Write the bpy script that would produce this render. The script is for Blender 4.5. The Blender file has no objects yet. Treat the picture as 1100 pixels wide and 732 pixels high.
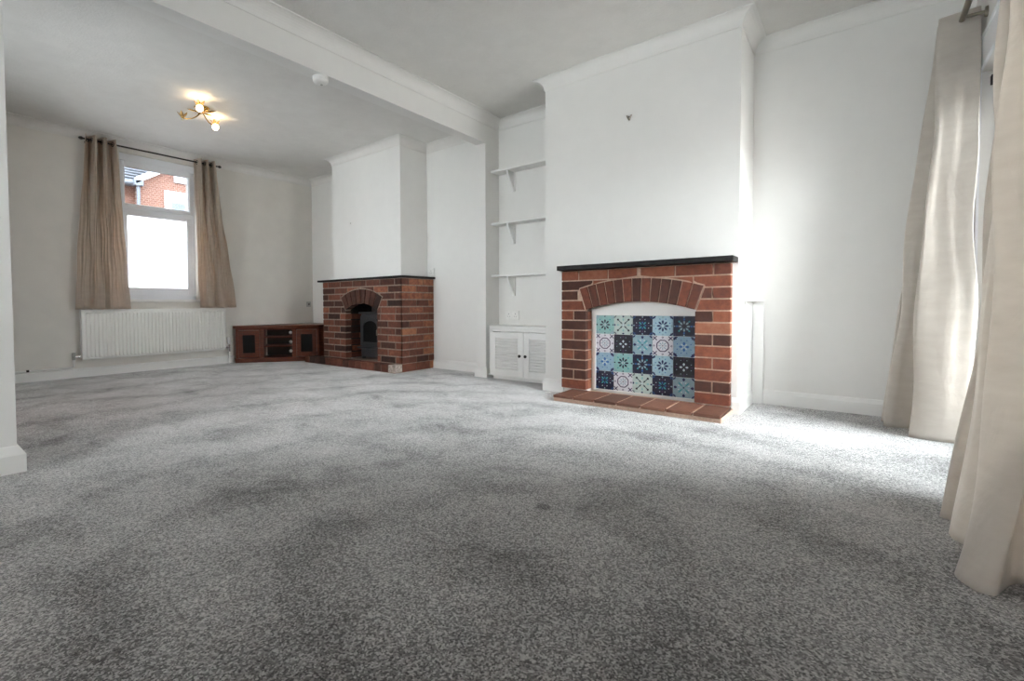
import bpy, bmesh, math, random
from mathutils import Vector, Matrix
random.seed(7)
SC = bpy.context.scene
COL = SC.collection
PI = math.pi

# ------------------------------------------------------------------ room measures (metres, eye at x=0, y=0)
EYE = 0.69
XW = 3.936            # right-hand wall (alcove backs)
XC1, A1, B1 = 3.466, 0.572, 1.907      # near chimney breast front, its two ends
XC2, A2, B2 = 3.527, 3.625, 4.787      # far chimney breast
XN = 3.715            # face of the pier under the beam
YB1, YB2 = 2.673, 2.780                # beam / pier faces
XL = 0.338            # end of the left pier
YW = 5.8246           # window wall
YP = -0.45            # patio door wall
XLEFT = -0.8          # side wall of the far half
XFAR = -3.2           # side wall of the near half, out of the picture
ZC, ZC2, ZB = 2.461, 2.439, 2.210      # ceilings, beam soffit

# ------------------------------------------------------------------ helpers
class MB:
    """collects shapes into one mesh"""
    def __init__(s): s.v = []; s.f = []; s.m = []; s.t = []; s.sm = []
    def add(s, vs, fs, mi=0, tone=0.5, smooth=False):
        b = len(s.v); s.v += [tuple(p) for p in vs]
        for f in fs:
            s.f.append([b+i for i in f]); s.m.append(mi); s.t.append(tone); s.sm.append(smooth)
    def box(s, x0, x1, y0, y1, z0, z1, mi=0, tone=0.5, M=None):
        vs = [Vector((x, y, z)) for z in (z0, z1) for y in (y0, y1) for x in (x0, x1)]
        if M is not None: vs = [M @ p for p in vs]
        s.add(vs, [(0,2,3,1),(4,5,7,6),(0,1,5,4),(2,6,7,3),(0,4,6,2),(1,3,7,5)], mi, tone)
    def prism(s, poly, d, mi=0, tone=0.5, both=True):
        """poly: list of 3D points, d: extrusion vector"""
        n = len(poly); d = Vector(d)
        vs = [Vector(p) for p in poly]; vs += [p+d for p in vs]
        fs = [tuple(range(n-1,-1,-1)), tuple(range(n, 2*n))]
        fs += [(i, (i+1) % n, n+(i+1) % n, n+i) for i in range(n)]
        s.add(vs, fs, mi, tone)
    def tube(s, pts, r, seg=10, mi=0, tone=0.5, cap=True):
        pts = [Vector(p) for p in pts]; n = len(pts)
        rs = r if isinstance(r, (list, tuple)) else [r]*n
        vs = []; up = None
        for i, p in enumerate(pts):
            t = (pts[min(i+1, n-1)] - pts[max(i-1, 0)])
            t.normalize()
            if up is None:
                up = Vector((0,0,1)) if abs(t.z) < .9 else Vector((1,0,0))
            a = t.cross(up); a.normalize(); b = a.cross(t); up = b
            for k in range(seg):
                an = 2*PI*k/seg
                vs.append(p + (a*math.cos(an)+b*math.sin(an))*rs[i])
        fs = []
        for i in range(n-1):
            for k in range(seg):
                fs.append((i*seg+k, i*seg+(k+1) % seg, (i+1)*seg+(k+1) % seg, (i+1)*seg+k))
        s.add(vs, fs, mi, tone, True)
        if cap:
            s.add([vs[k] for k in range(seg)], [tuple(range(seg-1,-1,-1))], mi, tone)
            s.add([vs[(n-1)*seg+k] for k in range(seg)], [tuple(range(seg))], mi, tone)
    def lathe(s, prof, origin=(0,0,0), axis=(0,0,1), seg=24, mi=0, tone=0.5, smooth=True):
        """prof: (radius, height) list along axis"""
        ax = Vector(axis).normalized(); q = Vector((0,0,1)).rotation_difference(ax); o = Vector(origin)
        vs = []
        for r, z in prof:
            for k in range(seg):
                an = 2*PI*k/seg
                vs.append(o + q @ Vector((r*math.cos(an), r*math.sin(an), z)))
        fs = []
        for i in range(len(prof)-1):
            for k in range(seg):
                fs.append((i*seg+k, i*seg+(k+1) % seg, (i+1)*seg+(k+1) % seg, (i+1)*seg+k))
        s.add(vs, fs, mi, tone, smooth)
    def torus(s, c, axis, R, r, seg=20, sr=8, mi=0):
        ax = Vector(axis).normalized(); q = Vector((0,0,1)).rotation_difference(ax); o = Vector(c); vs = []
        for i in range(seg):
            a = 2*PI*i/seg
            for k in range(sr):
                b = 2*PI*k/sr
                vs.append(o + q @ Vector(((R+r*math.cos(b))*math.cos(a), (R+r*math.cos(b))*math.sin(a), r*math.sin(b))))
        fs = [(i*sr+k, ((i+1) % seg)*sr+k, ((i+1) % seg)*sr+(k+1) % sr, i*sr+(k+1) % sr) for i in range(seg) for k in range(sr)]
        s.add(vs, fs, mi, 0.5, True)
    def sphere(s, c, r, seg=16, rings=10, mi=0, sc=(1,1,1)):
        vs = []; fs = []
        for i in range(rings+1):
            th = PI*i/rings
            for k in range(seg):
                a = 2*PI*k/seg
                vs.append((c[0]+r*sc[0]*math.sin(th)*math.cos(a), c[1]+r*sc[1]*math.sin(th)*math.sin(a), c[2]-r*sc[2]*math.cos(th)))
        for i in range(rings):
            for k in range(seg):
                fs.append((i*seg+k, i*seg+(k+1) % seg, (i+1)*seg+(k+1) % seg, (i+1)*seg+k))
        s.add(vs, fs, mi, 0.5, True)
    def build(s, name, mats, parent=None, bevel=0, origin=None, seg=2):
        me = bpy.data.meshes.new(name)
        o3 = Vector(origin) if origin is not None else None
        if o3 is None and parent is not None:
            o3 = Vector((0, 0, 0)); q = parent
            while q is not None: o3 += q.location; q = q.parent
        off = o3 if o3 is not None else Vector((0,0,0))
        me.from_pydata([Vector(p)-off for p in s.v], [], s.f)
        mats = mats if isinstance(mats, (list, tuple)) else [mats]
        for m in mats: me.materials.append(m)
        for p, mi, sm in zip(me.polygons, s.m, s.sm):
            p.material_index = mi; p.use_smooth = sm
        at = me.attributes.new('tone', 'FLOAT', 'FACE')
        for i, t in enumerate(s.t): at.data[i].value = t
        bm = bmesh.new(); bm.from_mesh(me)
        bmesh.ops.remove_doubles(bm, verts=bm.verts, dist=1e-6) if s.weld else None
        bmesh.ops.recalc_face_normals(bm, faces=bm.faces)
        bm.to_mesh(me); bm.free()
        ob = bpy.data.objects.new(name, me); COL.objects.link(ob)
        if parent is not None: ob.parent = parent
        elif o3 is not None: ob.location = o3
        if bevel:
            b = ob.modifiers.new('bevel', 'BEVEL'); b.width = bevel; b.segments = seg; b.limit_method = 'ANGLE'; b.angle_limit = math.radians(40)
        return ob
    weld = False

def tag(o, label, cat, group=None):
    o['label'] = label; o['category'] = cat
    if group: o['group'] = group
    return o
def thing(name, label, cat, loc, group=None):
    o = bpy.data.objects.new(name, None); COL.objects.link(o); o.location = loc
    o.empty_display_size = .1
    return tag(o, label, cat, group)
def struct(o): o['kind'] = 'structure'; return o

# ------------------------------------------------------------------ materials
def srgb(r, g, b):
    f = lambda c: (c/255/12.92) if c/255 <= .04045 else ((c/255+.055)/1.055)**2.4
    return (f(r), f(g), f(b), 1)
def newmat(name):
    m = bpy.data.materials.new(name); m.use_nodes = True
    nt = m.node_tree; nt.nodes.clear()
    out = nt.nodes.new('ShaderNodeOutputMaterial')
    return m, nt, out
def N(nt, t, **kw):
    n = nt.nodes.new(t)
    for k, v in kw.items():
        if k in n.inputs: n.inputs[k].default_value = v
        else: setattr(n, k, v)
    return n
def ramp(nt, stops):
    n = nt.nodes.new('ShaderNodeValToRGB'); e = n.color_ramp.elements
    while len(e) < len(stops): e.new(.5)
    for x, (p, c) in zip(e, stops): x.position = p; x.color = c
    return n
def noise(nt, scale, detail=4, rough=.55, coord=None, vscale=None):
    n = N(nt, 'ShaderNodeTexNoise'); n.inputs['Scale'].default_value = scale
    n.inputs['Detail'].default_value = detail; n.inputs['Roughness'].default_value = rough
    if coord is None:
        tc = nt.nodes.new('ShaderNodeNewGeometry'); coord = tc.outputs['Position']
    if vscale:
        mp = nt.nodes.new('ShaderNodeMapping'); mp.inputs['Scale'].default_value = vscale
        nt.links.new(coord, mp.inputs['Vector']); coord = mp.outputs['Vector']
    nt.links.new(coord, n.inputs['Vector'])
    return n
def bump(nt, h, strength, dist=.01):
    b = N(nt, 'ShaderNodeBump'); b.inputs['Strength'].default_value = strength; b.inputs['Distance'].default_value = dist
    nt.links.new(h, b.inputs['Height']); return b
def simple(name, col, rough=.5, metal=0, nscale=30, namt=.06, bmp=0, spec=.5, coat=0):
    m, nt, out = newmat(name)
    p = N(nt, 'ShaderNodeBsdfPrincipled'); p.inputs['Roughness'].default_value = rough; p.inputs['Metallic'].default_value = metal
    p.inputs['Specular IOR Level'].default_value = spec; p.inputs['Coat Weight'].default_value = coat
    n = noise(nt, nscale)
    a = tuple(min(1, c*(1+namt)) for c in col[:3])+(1,); b = tuple(c*(1-namt) for c in col[:3])+(1,)
    r = ramp(nt, [(.3, b), (.7, a)])
    nt.links.new(n.outputs['Fac'], r.inputs['Fac']); nt.links.new(r.outputs['Color'], p.inputs['Base Color'])
    if bmp:
        bb = bump(nt, n.outputs['Fac'], bmp); nt.links.new(bb.outputs['Normal'], p.inputs['Normal'])
    nt.links.new(p.outputs['BSDF'], out.inputs['Surface'])
    return m

M = {}
M['wall'] = simple('wall_paint', (.80, .79, .77, 1), .75, nscale=9, namt=.012, spec=.25)
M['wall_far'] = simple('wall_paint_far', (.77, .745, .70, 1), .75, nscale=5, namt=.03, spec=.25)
def ceil_mat():
    m, nt, out = newmat('ceiling_paint')
    p = N(nt, 'ShaderNodeBsdfPrincipled'); p.inputs['Roughness'].default_value = .85; p.inputs['Specular IOR Level'].default_value = .2
    n = noise(nt, 6, 8, .7); r = ramp(nt, [(.3, (.73, .715, .69, 1)), (.7, (.79, .775, .75, 1))])
    nt.links.new(n.outputs['Fac'], r.inputs['Fac']); nt.links.new(r.outputs['Color'], p.inputs['Base Color'])
    n2 = noise(nt, 55, 6, .7); b = bump(nt, n2.outputs['Fac'], .35, .01)
    nt.links.new(b.outputs['Normal'], p.inputs['Normal'])
    nt.links.new(p.outputs['BSDF'], out.inputs['Surface']); return m
M['ceil'] = ceil_mat()
M['gloss'] = simple('white_gloss', (.83, .825, .81, 1), .35, nscale=12, namt=.01)
M['upvc'] = simple('white_upvc', (.84, .86, .90, 1), .3, nscale=12, namt=.005)
M['rad'] = simple('radiator_enamel', (.80, .795, .77, 1), .35, nscale=20, namt=.01)
M['black'] = simple('black_slate', (.014, .013, .013, 1), .5, nscale=25, namt=.4, spec=.18)
M['iron'] = simple('black_iron', (.022, .023, .025, 1), .5, nscale=60, namt=.3, bmp=.1)
M['dark'] = simple('dark_metal', (.05, .047, .042, 1), .35, .8)
M['steel'] = simple('pewter_metal', (.30, .27, .22, 1), .3, 1.0)
M['chrome'] = simple('chrome', (.75, .75, .74, 1), .15, 1.0)
M['brass'] = simple('brass', (.62, .38, .10, 1), .22, 1.0)
M['plastic'] = simple('white_plastic', (.82, .81, .79, 1), .4)
M['grey'] = simple('grey_plastic', (.45, .45, .43, 1), .5)
M['darkglass'] = simple('smoked_glass', (.008, .008, .008, 1), .4, spec=.08)
M['concrete'] = simple('pale_concrete', (.13, .128, .122, 1), .9, nscale=3, namt=.12)
M['paving'] = simple('pale_paving', (.62, .61, .59, 1), .9, nscale=3, namt=.08)
M['render'] = simple('white_render', (.80, .79, .77, 1), .85)

def carpet():
    m, nt, out = newmat('grey_carpet')
    p = N(nt, 'ShaderNodeBsdfPrincipled'); p.inputs['Roughness'].default_value = .95
    p.inputs['Specular IOR Level'].default_value = .08
    p.inputs['Sheen Roughness'].default_value = .55; p.inputs['Sheen Tint'].default_value = (1, 1, 1, 1)
    L = nt.links.new
    def mul(a, b_, val=False):
        n = N(nt, 'ShaderNodeMix', data_type='RGBA', blend_type='MULTIPLY'); n.inputs[0].default_value = 1
        L(a, n.inputs[6]); L(b_, n.inputs[7]); return n.outputs[2]
    g = lambda v: (v, v, v, 1)
    geo = nt.nodes.new('ShaderNodeNewGeometry'); pos = geo.outputs['Position']
    # twisted tufts, light and dark yarn
    vor = N(nt, 'ShaderNodeTexVoronoi'); vor.inputs['Scale'].default_value = 240; L(pos, vor.inputs['Vector'])
    sx = nt.nodes.new('ShaderNodeSeparateXYZ'); L(vor.outputs['Color'], sx.inputs[0])
    fine = sx; FO = sx.outputs['X']
    rf = ramp(nt, [(.0, (.013, .0127, .0124, 1)), (.5, (.095, .0935, .091, 1)), (1, (.40, .395, .385, 1))]); L(FO, rf.inputs['Fac'])
    rs = ramp(nt, [(0, g(.42)), (1, g(1.0))]); L(FO, rs.inputs['Fac'])
    # which way the pile was last brushed: footprints and vacuum sweeps
    big = noise(nt, 2.3, 10, .68, vscale=(1.15, .9, 1)); big.inputs['Distortion'].default_value = .25
    rb = ramp(nt, [(.30, g(.48)), (.44, g(.84)), (.56, g(1.05)), (.70, g(1.45))]); L(big.outputs['Fac'], rb.inputs['Fac'])
    mp = nt.nodes.new('ShaderNodeMapping'); mp.inputs['Location'].default_value = (-1.0, -.6, 0); L(pos, mp.inputs['Vector'])
    wv = N(nt, 'ShaderNodeTexWave', wave_type='RINGS', rings_direction='Z'); wv.inputs['Scale'].default_value = .6
    wv.inputs['Distortion'].default_value = 9; wv.inputs['Detail'].default_value = 6; wv.inputs['Detail Scale'].default_value = 1.3; wv.inputs['Detail Roughness'].default_value = .6
    L(mp.outputs['Vector'], wv.inputs['Vector'])
    rw = ramp(nt, [(.0, g(.80)), (.4, g(1.0)), (1, g(1.06))]); L(wv.outputs['Fac'], rw.inputs['Fac'])
    brush = mul(rb.outputs['Color'], rw.outputs['Color'])
    for (cx, cy, r) in ((1.447, .807, .035), (1.395, 1.535, .09)):     # two flattened dents
        d = N(nt, 'ShaderNodeVectorMath', operation='DISTANCE'); d.inputs[1].default_value = (cx, cy, 0); L(pos, d.inputs[0])
        mr = N(nt, 'ShaderNodeMapRange'); mr.inputs['From Min'].default_value = r*.5; mr.inputs['From Max'].default_value = r
        mr.inputs['To Min'].default_value = .5 if r < .05 else .78; mr.inputs['To Max'].default_value = 1; L(d.outputs['Value'], mr.inputs['Value'])
        brush = mul(brush, mr.outputs['Result'])
    L(mul(rf.outputs['Color'], brush), p.inputs['Base Color'])
    sh = mul(rs.outputs['Color'], brush); bw = nt.nodes.new('ShaderNodeRGBToBW'); L(sh, bw.inputs[0])
    sc_ = N(nt, 'ShaderNodeMath', operation='MULTIPLY'); sc_.use_clamp = True; sc_.inputs[1].default_value = 1.3; L(bw.outputs[0], sc_.inputs[0])
    L(sc_.outputs[0], p.inputs['Sheen Weight'])
    b = bump(nt, FO, .5, .006); b2 = bump(nt, big.outputs['Fac'], .3, .02)
    L(b.outputs['Normal'], b2.inputs['Normal']); L(b2.outputs['Normal'], p.inputs['Normal'])
    L(p.outputs['BSDF'], out.inputs['Surface']); return m
M['carpet'] = carpet()

def brickmat(name, stops, rough=.85):
    m, nt, out = newmat(name)
    p = N(nt, 'ShaderNodeBsdfPrincipled'); p.inputs['Roughness'].default_value = rough; p.inputs['Specular IOR Level'].default_value = .25
    a = nt.nodes.new('ShaderNodeAttribute'); a.attribute_name = 'tone'
    n = noise(nt, 24, 6, .65)
    mr = N(nt, 'ShaderNodeMath', operation='MULTIPLY_ADD'); mr.inputs[1].default_value = .75; mr.inputs[2].default_value = -.375
    nt.links.new(n.outputs['Fac'], mr.inputs[0])
    ad = N(nt, 'ShaderNodeMath', operation='ADD'); nt.links.new(a.outputs['Fac'], ad.inputs[0]); nt.links.new(mr.outputs[0], ad.inputs[1])
    r = ramp(nt, stops); nt.links.new(ad.outputs[0], r.inputs['Fac'])
    nt.links.new(r.outputs['Color'], p.inputs['Base Color'])
    b = bump(nt, n.outputs['Fac'], .5, .006); nt.links.new(b.outputs['Normal'], p.inputs['Normal'])
    nt.links.new(p.outputs['BSDF'], out.inputs['Surface']); return m
M['brick'] = brickmat('red_brick', [(0, (.066, .031, .025, 1)), (.28, (.102, .043, .032, 1)), (.5, (.175, .058, .038, 1)), (.72, (.27, .092, .053, 1)), (1, (.37, .16, .10, 1))])
M['brick2'] = brickmat('old_brick', [(0, (.032, .019, .016, 1)), (.3, (.078, .034, .025, 1)), (.55, (.135, .050, .035, 1)), (.78, (.215, .077, .049, 1)), (1, (.38, .16, .085, 1))])
M['mortar'] = simple('pink_mortar', (.56, .40, .31, 1), .95, nscale=60, namt=.15, bmp=.3)
M['mortar2'] = simple('grey_mortar', (.27, .20, .16, 1), .95, nscale=40, namt=.25, bmp=.3)
M['soot'] = simple('sooty_lining', (.03, .026, .024, 1), .95, nscale=20, namt=.3)
M['whitebrick'] = simple('paint_splashed_brick', (.42, .36, .31, 1), .9, nscale=45, namt=.5)
M['quarry'] = brickmat('quarry_tile', [(0, (.12, .055, .038, 1)), (.5, (.20, .09, .06, 1)), (1, (.30, .15, .10, 1))], .6)
M['extbrick'] = None

def woodmat():
    m, nt, out = newmat('mahogany_wood')
    p = N(nt, 'ShaderNodeBsdfPrincipled'); p.inputs['Roughness'].default_value = .38
    n = noise(nt, 10, 6, .6, vscale=(1, 1, 9)); r = ramp(nt, [(.3, (.045, .010, .004, 1)), (.55, (.115, .024, .008, 1)), (.75, (.20, .048, .014, 1))])
    nt.links.new(n.outputs['Fac'], r.inputs['Fac']); nt.links.new(r.outputs['Color'], p.inputs['Base Color'])
    nt.links.new(p.outputs['BSDF'], out.inputs['Surface']); return m
M['wood'] = woodmat()

def fabric(name, c0, c1, trans, tcol):
    m, nt, out = newmat(name)
    L = nt.links.new
    p = N(nt, 'ShaderNodeBsdfPrincipled'); p.inputs['Roughness'].default_value = .42
    p.inputs['Sheen Weight'].default_value = .25; p.inputs['Specular IOR Level'].default_value = .45
    n = noise(nt, 10, 4, .55, vscale=(1, 1, 3)); r = ramp(nt, [(.2, c0), (.8, c1)])
    L(n.outputs['Fac'], r.inputs['Fac']); L(r.outputs['Color'], p.inputs['Base Color'])
    n2 = noise(nt, 60, 4, .6, vscale=(1, 1, 4)); b = bump(nt, n2.outputs['Fac'], .12, .004)
    n3 = noise(nt, 9, 3, .5, vscale=(1, 1, .6)); n3.inputs['Distortion'].default_value = 1.5; b2 = bump(nt, n3.outputs['Fac'], .3, .02)
    L(b.outputs['Normal'], b2.inputs['Normal']); L(b2.outputs['Normal'], p.inputs['Normal'])
    t = N(nt, 'ShaderNodeBsdfTranslucent'); t.inputs['Color'].default_value = tcol
    mx = N(nt, 'ShaderNodeMixShader'); mx.inputs[0].default_value = trans
    L(p.outputs['BSDF'], mx.inputs[1]); L(t.outputs['BSDF'], mx.inputs[2]); L(mx.outputs[0], out.inputs['Surface'])
    return m
M['silk'] = fabric('champagne_silk', (.57, .52, .465, 1), (.69, .645, .59, 1), .22, (.87, .82, .76, 1))
M['silk2'] = fabric('taupe_silk', (.38, .335, .275, 1), (.50, .45, .385, 1), .36, (.88, .66, .50, 1))

def glassmat(name='clear_glass', tint=(.96, .98, .98, 1)):
    m, nt, out = newmat(name)
    t = N(nt, 'ShaderNodeBsdfTransparent'); t.inputs['Color'].default_value = tint
    g = N(nt, 'ShaderNodeBsdfGlossy'); g.inputs['Roughness'].default_value = .02
    f = N(nt, 'ShaderNodeFresnel'); f.inputs['IOR'].default_value = 1.45
    mx = N(nt, 'ShaderNodeMixShader')
    nt.links.new(f.outputs[0], mx.inputs[0]); nt.links.new(t.outputs[0], mx.inputs[1]); nt.links.new(g.outputs[0], mx.inputs[2])
    nt.links.new(mx.outputs[0], out.inputs['Surface']); return m
M['glass'] = glassmat()
M['glass2'] = glassmat('dimmed_double_glazing', (.54, .56, .575, 1))  # grey tint put in to dim the bright view outside
def frostmat():
    m, nt, out = newmat('frosted_film_glass')
    t = N(nt, 'ShaderNodeBsdfTranslucent'); t.inputs['Color'].default_value = (.97, .98, 1, 1)
    g = N(nt, 'ShaderNodeBsdfGlossy'); g.inputs['Roughness'].default_value = .3
    mx = N(nt, 'ShaderNodeMixShader'); mx.inputs[0].default_value = .03
    nt.links.new(t.outputs[0], mx.inputs[1]); nt.links.new(g.outputs[0], mx.inputs[2])
    nt.links.new(mx.outputs[0], out.inputs['Surface']); return m
M['frost'] = frostmat()
def emitmat(name, col, s):
    m, nt, out = newmat(name)
    e = N(nt, 'ShaderNodeEmission'); e.inputs['Color'].default_value = col; e.inputs['Strength'].default_value = s
    nt.links.new(e.outputs[0], out.inputs['Surface']); return m
M['bulb'] = emitmat('lit_bulb', (1, .80, .52, 1), 12)
M['bulb_off'] = simple('unlit_bulb', (.6, .58, .52, 1), .2)
def petalmat():
    m, nt, out = newmat('amber_crystal')
    p = N(nt, 'ShaderNodeBsdfPrincipled'); p.inputs['Base Color'].default_value = (.75, .48, .20, 1); p.inputs['Roughness'].default_value = .15
    p.inputs['Metallic'].default_value = .75
    n = noise(nt, 40); b = bump(nt, n.outputs['Fac'], .3); nt.links.new(b.outputs['Normal'], p.inputs['Normal'])
    t = N(nt, 'ShaderNodeBsdfTranslucent'); t.inputs['Color'].default_value = (.95, .7, .4, 1)
    mx = N(nt, 'ShaderNodeMixShader'); mx.inputs[0].default_value = .3
    nt.links.new(p.outputs[0], mx.inputs[1]); nt.links.new(t.outputs[0], mx.inputs[2]); nt.links.new(mx.outputs[0], out.inputs['Surface']); return m
M['petal'] = petalmat()
def extbrick():
    m, nt, out = newmat('terrace_brickwork')
    p = N(nt, 'ShaderNodeBsdfPrincipled'); p.inputs['Roughness'].default_value = .9
    g = nt.nodes.new('ShaderNodeNewGeometry'); sp = nt.nodes.new('ShaderNodeSeparateXYZ'); cb = nt.nodes.new('ShaderNodeCombineXYZ')
    nt.links.new(g.outputs['Position'], sp.inputs[0]); nt.links.new(sp.outputs['X'], cb.inputs[0]); nt.links.new(sp.outputs['Z'], cb.inputs[1])
    b = N(nt, 'ShaderNodeTexBrick'); b.inputs['Scale'].default_value = 4.4; b.inputs['Color1'].default_value = (.29, .13, .09, 1); b.inputs['Color2'].default_value = (.20, .08, .055, 1)
    b.inputs['Mortar'].default_value = (.40, .31, .26, 1); b.inputs['Mortar Size'].default_value = .025
    nt.links.new(cb.outputs[0], b.inputs['Vector']); nt.links.new(b.outputs['Color'], p.inputs['Base Color'])
    nt.links.new(p.outputs[0], out.inputs['Surface']); return m
M['extbrick'] = extbrick()
M['slate'] = simple('roof_slate', (.17, .19, .22, 1), .6, nscale=5, namt=.25)
M['gutter'] = simple('grey_gutter', (.22, .25, .29, 1), .5)

# ------------------------------------------------------------------ room shell
b = MB(); b.box(XFAR-.2, XW+.2, YP-.3, YB2, -.12, 0); b.box(XLEFT-.2, XW+.2, YB2, YW+.3, -.12, 0); struct(b.build('floor', M['carpet']))
b = MB(); b.box(XFAR-.2, XW+.2, YP-.3, YB1, ZC, ZC+.15); struct(b.build('ceiling', M['ceil']))
b = MB(); b.box(XLEFT-.2, XW+.2, YB2, YW+.3, ZC2, ZC2+.17); struct(b.build('ceiling', M['ceil']))
b = MB(); b.box(XW, XW+.2, YP-.3, YW+.3, 0, ZC); struct(b.build('wall_right', M['wall']))
b = MB()
FY0, FY1, FZ0, FZ1 = 3.2, 4.6, .50, 1.85
b.box(XLEFT-.2, XLEFT, YB2, FY0, 0, ZC2); b.box(XLEFT-.2, XLEFT, FY1, YW+.3, 0, ZC2); b.box(XLEFT-.2, XLEFT, FY0, FY1, 0, FZ0); b.box(XLEFT-.2, XLEFT, FY0, FY1, FZ1, ZC2)
LY0, LY1, LZ0, LZ1 = -.2, 2.05, .85, 2.20
b.box(XFAR-.2, XFAR, YP-.28, LY0, 0, ZC); b.box(XFAR-.2, XFAR, LY1, YB2, 0, ZC)
b.box(XFAR-.2, XFAR, LY0, LY1, 0, LZ0); b.box(XFAR-.2, XFAR, LY0, LY1, LZ1, ZC)
struct(b.build('wall_left', M['wall']))
b = MB()
for yy in (LY0, (LY0*2+LY1)/3, (LY0+LY1*2)/3, LY1-.06): b.box(XFAR-.09, XFAR-.03, yy, yy+.06, LZ0, LZ1)
b.box(XFAR-.09, XFAR-.03, LY0, LY1, LZ0, LZ0+.06); b.box(XFAR-.09, XFAR-.03, LY0, LY1, LZ1-.06, LZ1)
w2 = struct(b.build('window_2_added', M['upvc']))  # unseen window, added to bring side daylight into the near half
b = MB()
for yy in (FY0, (FY0+FY1)/2-.03, FY1-.06): b.box(XLEFT-.14, XLEFT-.08, yy, yy+.06, FZ0, FZ1)
b.box(XLEFT-.14, XLEFT-.08, FY0, FY1, FZ0, FZ0+.06); b.box(XLEFT-.14, XLEFT-.08, FY0, FY1, FZ1-.06, FZ1)
w3 = struct(b.build('window_3_added', M['upvc']))  # unseen window, added to brighten the far half from the side
b = MB(); b.box(XLEFT-.115, XLEFT-.109, FY0+.05, FY1-.05, FZ0+.05, FZ1-.05); b.build('pane', M['glass'], w3)
b = MB(); b.box(XFAR-.065, XFAR-.059, LY0+.05, LY1-.05, LZ0+.05, LZ1-.05); b.build('pane', M['glass'], w2)
b = MB(); b.box(XFAR-.03, XFAR+.03, LY0-.05, LY1+.05, LZ0-.03, LZ0); b.build('window_sill', M['gloss'], w2)
# window wall with its hole
WX0, WX1, WZ0, WZ1 = 1.612, 2.372, .775, 2.315
b = MB()
b.box(XLEFT, WX0, YW, YW+.28, 0, ZC2); b.box(WX1, XW, YW, YW+.28, 0, ZC2)
b.box(WX0, WX1, YW, YW+.28, 0, WZ0); b.box(WX0, WX1, YW, YW+.28, WZ1, ZC2)
struct(b.build('wall_window', M['wall_far']))
# patio wall with its doorway
DX0, DX1, DZ = 1.55, 3.72, 1.865
b = MB()
b.box(XFAR, DX0, YP-.28, YP, 0, ZC); b.box(DX1, XW, YP-.28, YP, 0, ZC); b.box(DX0, DX1, YP-.28, YP, DZ, ZC)
struct(b.build('wall_patio', M['wall']))
# piers and beam between the two halves
b = MB()
b.box(XFAR, XW, YB1, YB2, ZB, ZC+.1); b.box(XFAR, XL, YB1, YB2, 0, ZB); b.box(XN, XW, YB1, YB2, 0, ZB)
struct(b.build('wall_divider', M['wall']))

def breast(xf, y0, y1, oy0, oy1, oz, depth, zc, mat):
    b = MB()
    b.box(xf, XW, y0, oy0, 0, zc); b.box(xf, XW, oy1, y1, 0, zc); b.box(xf, XW, oy0, oy1, oz, zc)
    if xf+depth < XW: b.box(xf+depth, XW, oy0, oy1, 0, oz)
    return struct(b.build('wall_chimney_breast', mat))
breast(XC1, A1, B1, .80, 1.55, .735, .07, ZC, M['wall'])
breast(XC2, A2, B2, 3.86, 4.50, .76, .6, ZC2, M['wall'])

# ---- sweeps for cornice and skirting: profile (out, up), path keeps the room on its right
def sweep(path, prof, zbase, name, mat):
    P = [Vector((x, y)) for x, y in path]; n = len(P); b = MB()
    offs = []
    for i in range(n):
        def nr(a, c):
            d = (c-a).normalized(); return Vector((d.y, -d.x))
        if i == 0: o = nr(P[0], P[1])
        elif i == n-1: o = nr(P[-2], P[-1])
        else:
            a, c = nr(P[i-1], P[i]), nr(P[i], P[i+1]); o = (a+c)/(1+a.dot(c)) if a.dot(c) > -.99 else a
        offs.append(o)
    m = len(prof)
    vs = [(P[i].x+offs[i].x*u, P[i].y+offs[i].y*u, zbase+w) for i in range(n) for u, w in prof]
    fs = [(i*m+k, i*m+(k+1) % m, (i+1)*m+(k+1) % m, (i+1)*m+k) for i in range(n-1) for k in range(m)]
    fs += [tuple(range(m)), tuple((n-1)*m+k for k in range(m-1, -1, -1))]
    b.add(vs, fs)
    return struct(b.build(name, mat))
def cove(c, h, k=7):
    pr = [(0, 0), (0, -h), (.006, -h)]
    for i in range(k+1):
        a = PI/2*i/k
        pr.append((.006+(c-.010)*(1-math.cos(a)), -h+.006+(h-.012)*math.sin(a)))
    pr += [(c, -.006), (c, 0)]
    return pr
CV = cove(.074, .085)
sweep([(XFAR, YB1), (XW, YB1), (XW, B1), (XC1, B1), (XC1, A1), (XW, A1), (XW, YP), (XFAR, YP), (XFAR, YB1)], CV, ZC, 'trim_1', M['wall'])
sweep([(XLEFT, YW), (XW, YW), (XW, B2), (XC2, B2), (XC2, A2), (XW, A2), (XW, YB2)], CV, ZC2, 'trim_2', M['ceil'])
SK = [(0, 0), (.018, 0), (.018, .072), (.014, .080), (.007, .096), (0, .098)]
SKN = [(0, 0), (.026, 0), (.026, .075), (.022, .082), (.006, .108), (0, .112)]
sweep([(XLEFT, YW), (2.86, YW)], [(0,0),(.018,0),(.018,.078),(.010,.088),(0,.09)], 0, 'baseboard_window', M['gloss'])
sweep([(XW, A2-.01), (XW, YB2), (XN, YB2), (XN, YB1), (XN+.035, YB1)], SK, 0, 'baseboard_right', M['gloss'])
sweep([(XC1+.16, B1), (XC1, B1), (XC1, 1.742)], SK, 0, 'baseboard_breast_left', M['gloss'])
sweep([(XC1, .603), (XC1, A1), (XW-.031, A1)], SK, 0, 'baseboard_breast_right', M['gloss'])
sweep([(XW, A1-.075), (XW, YP)], SK, 0, 'baseboard_alcove', M['gloss'])
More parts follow.
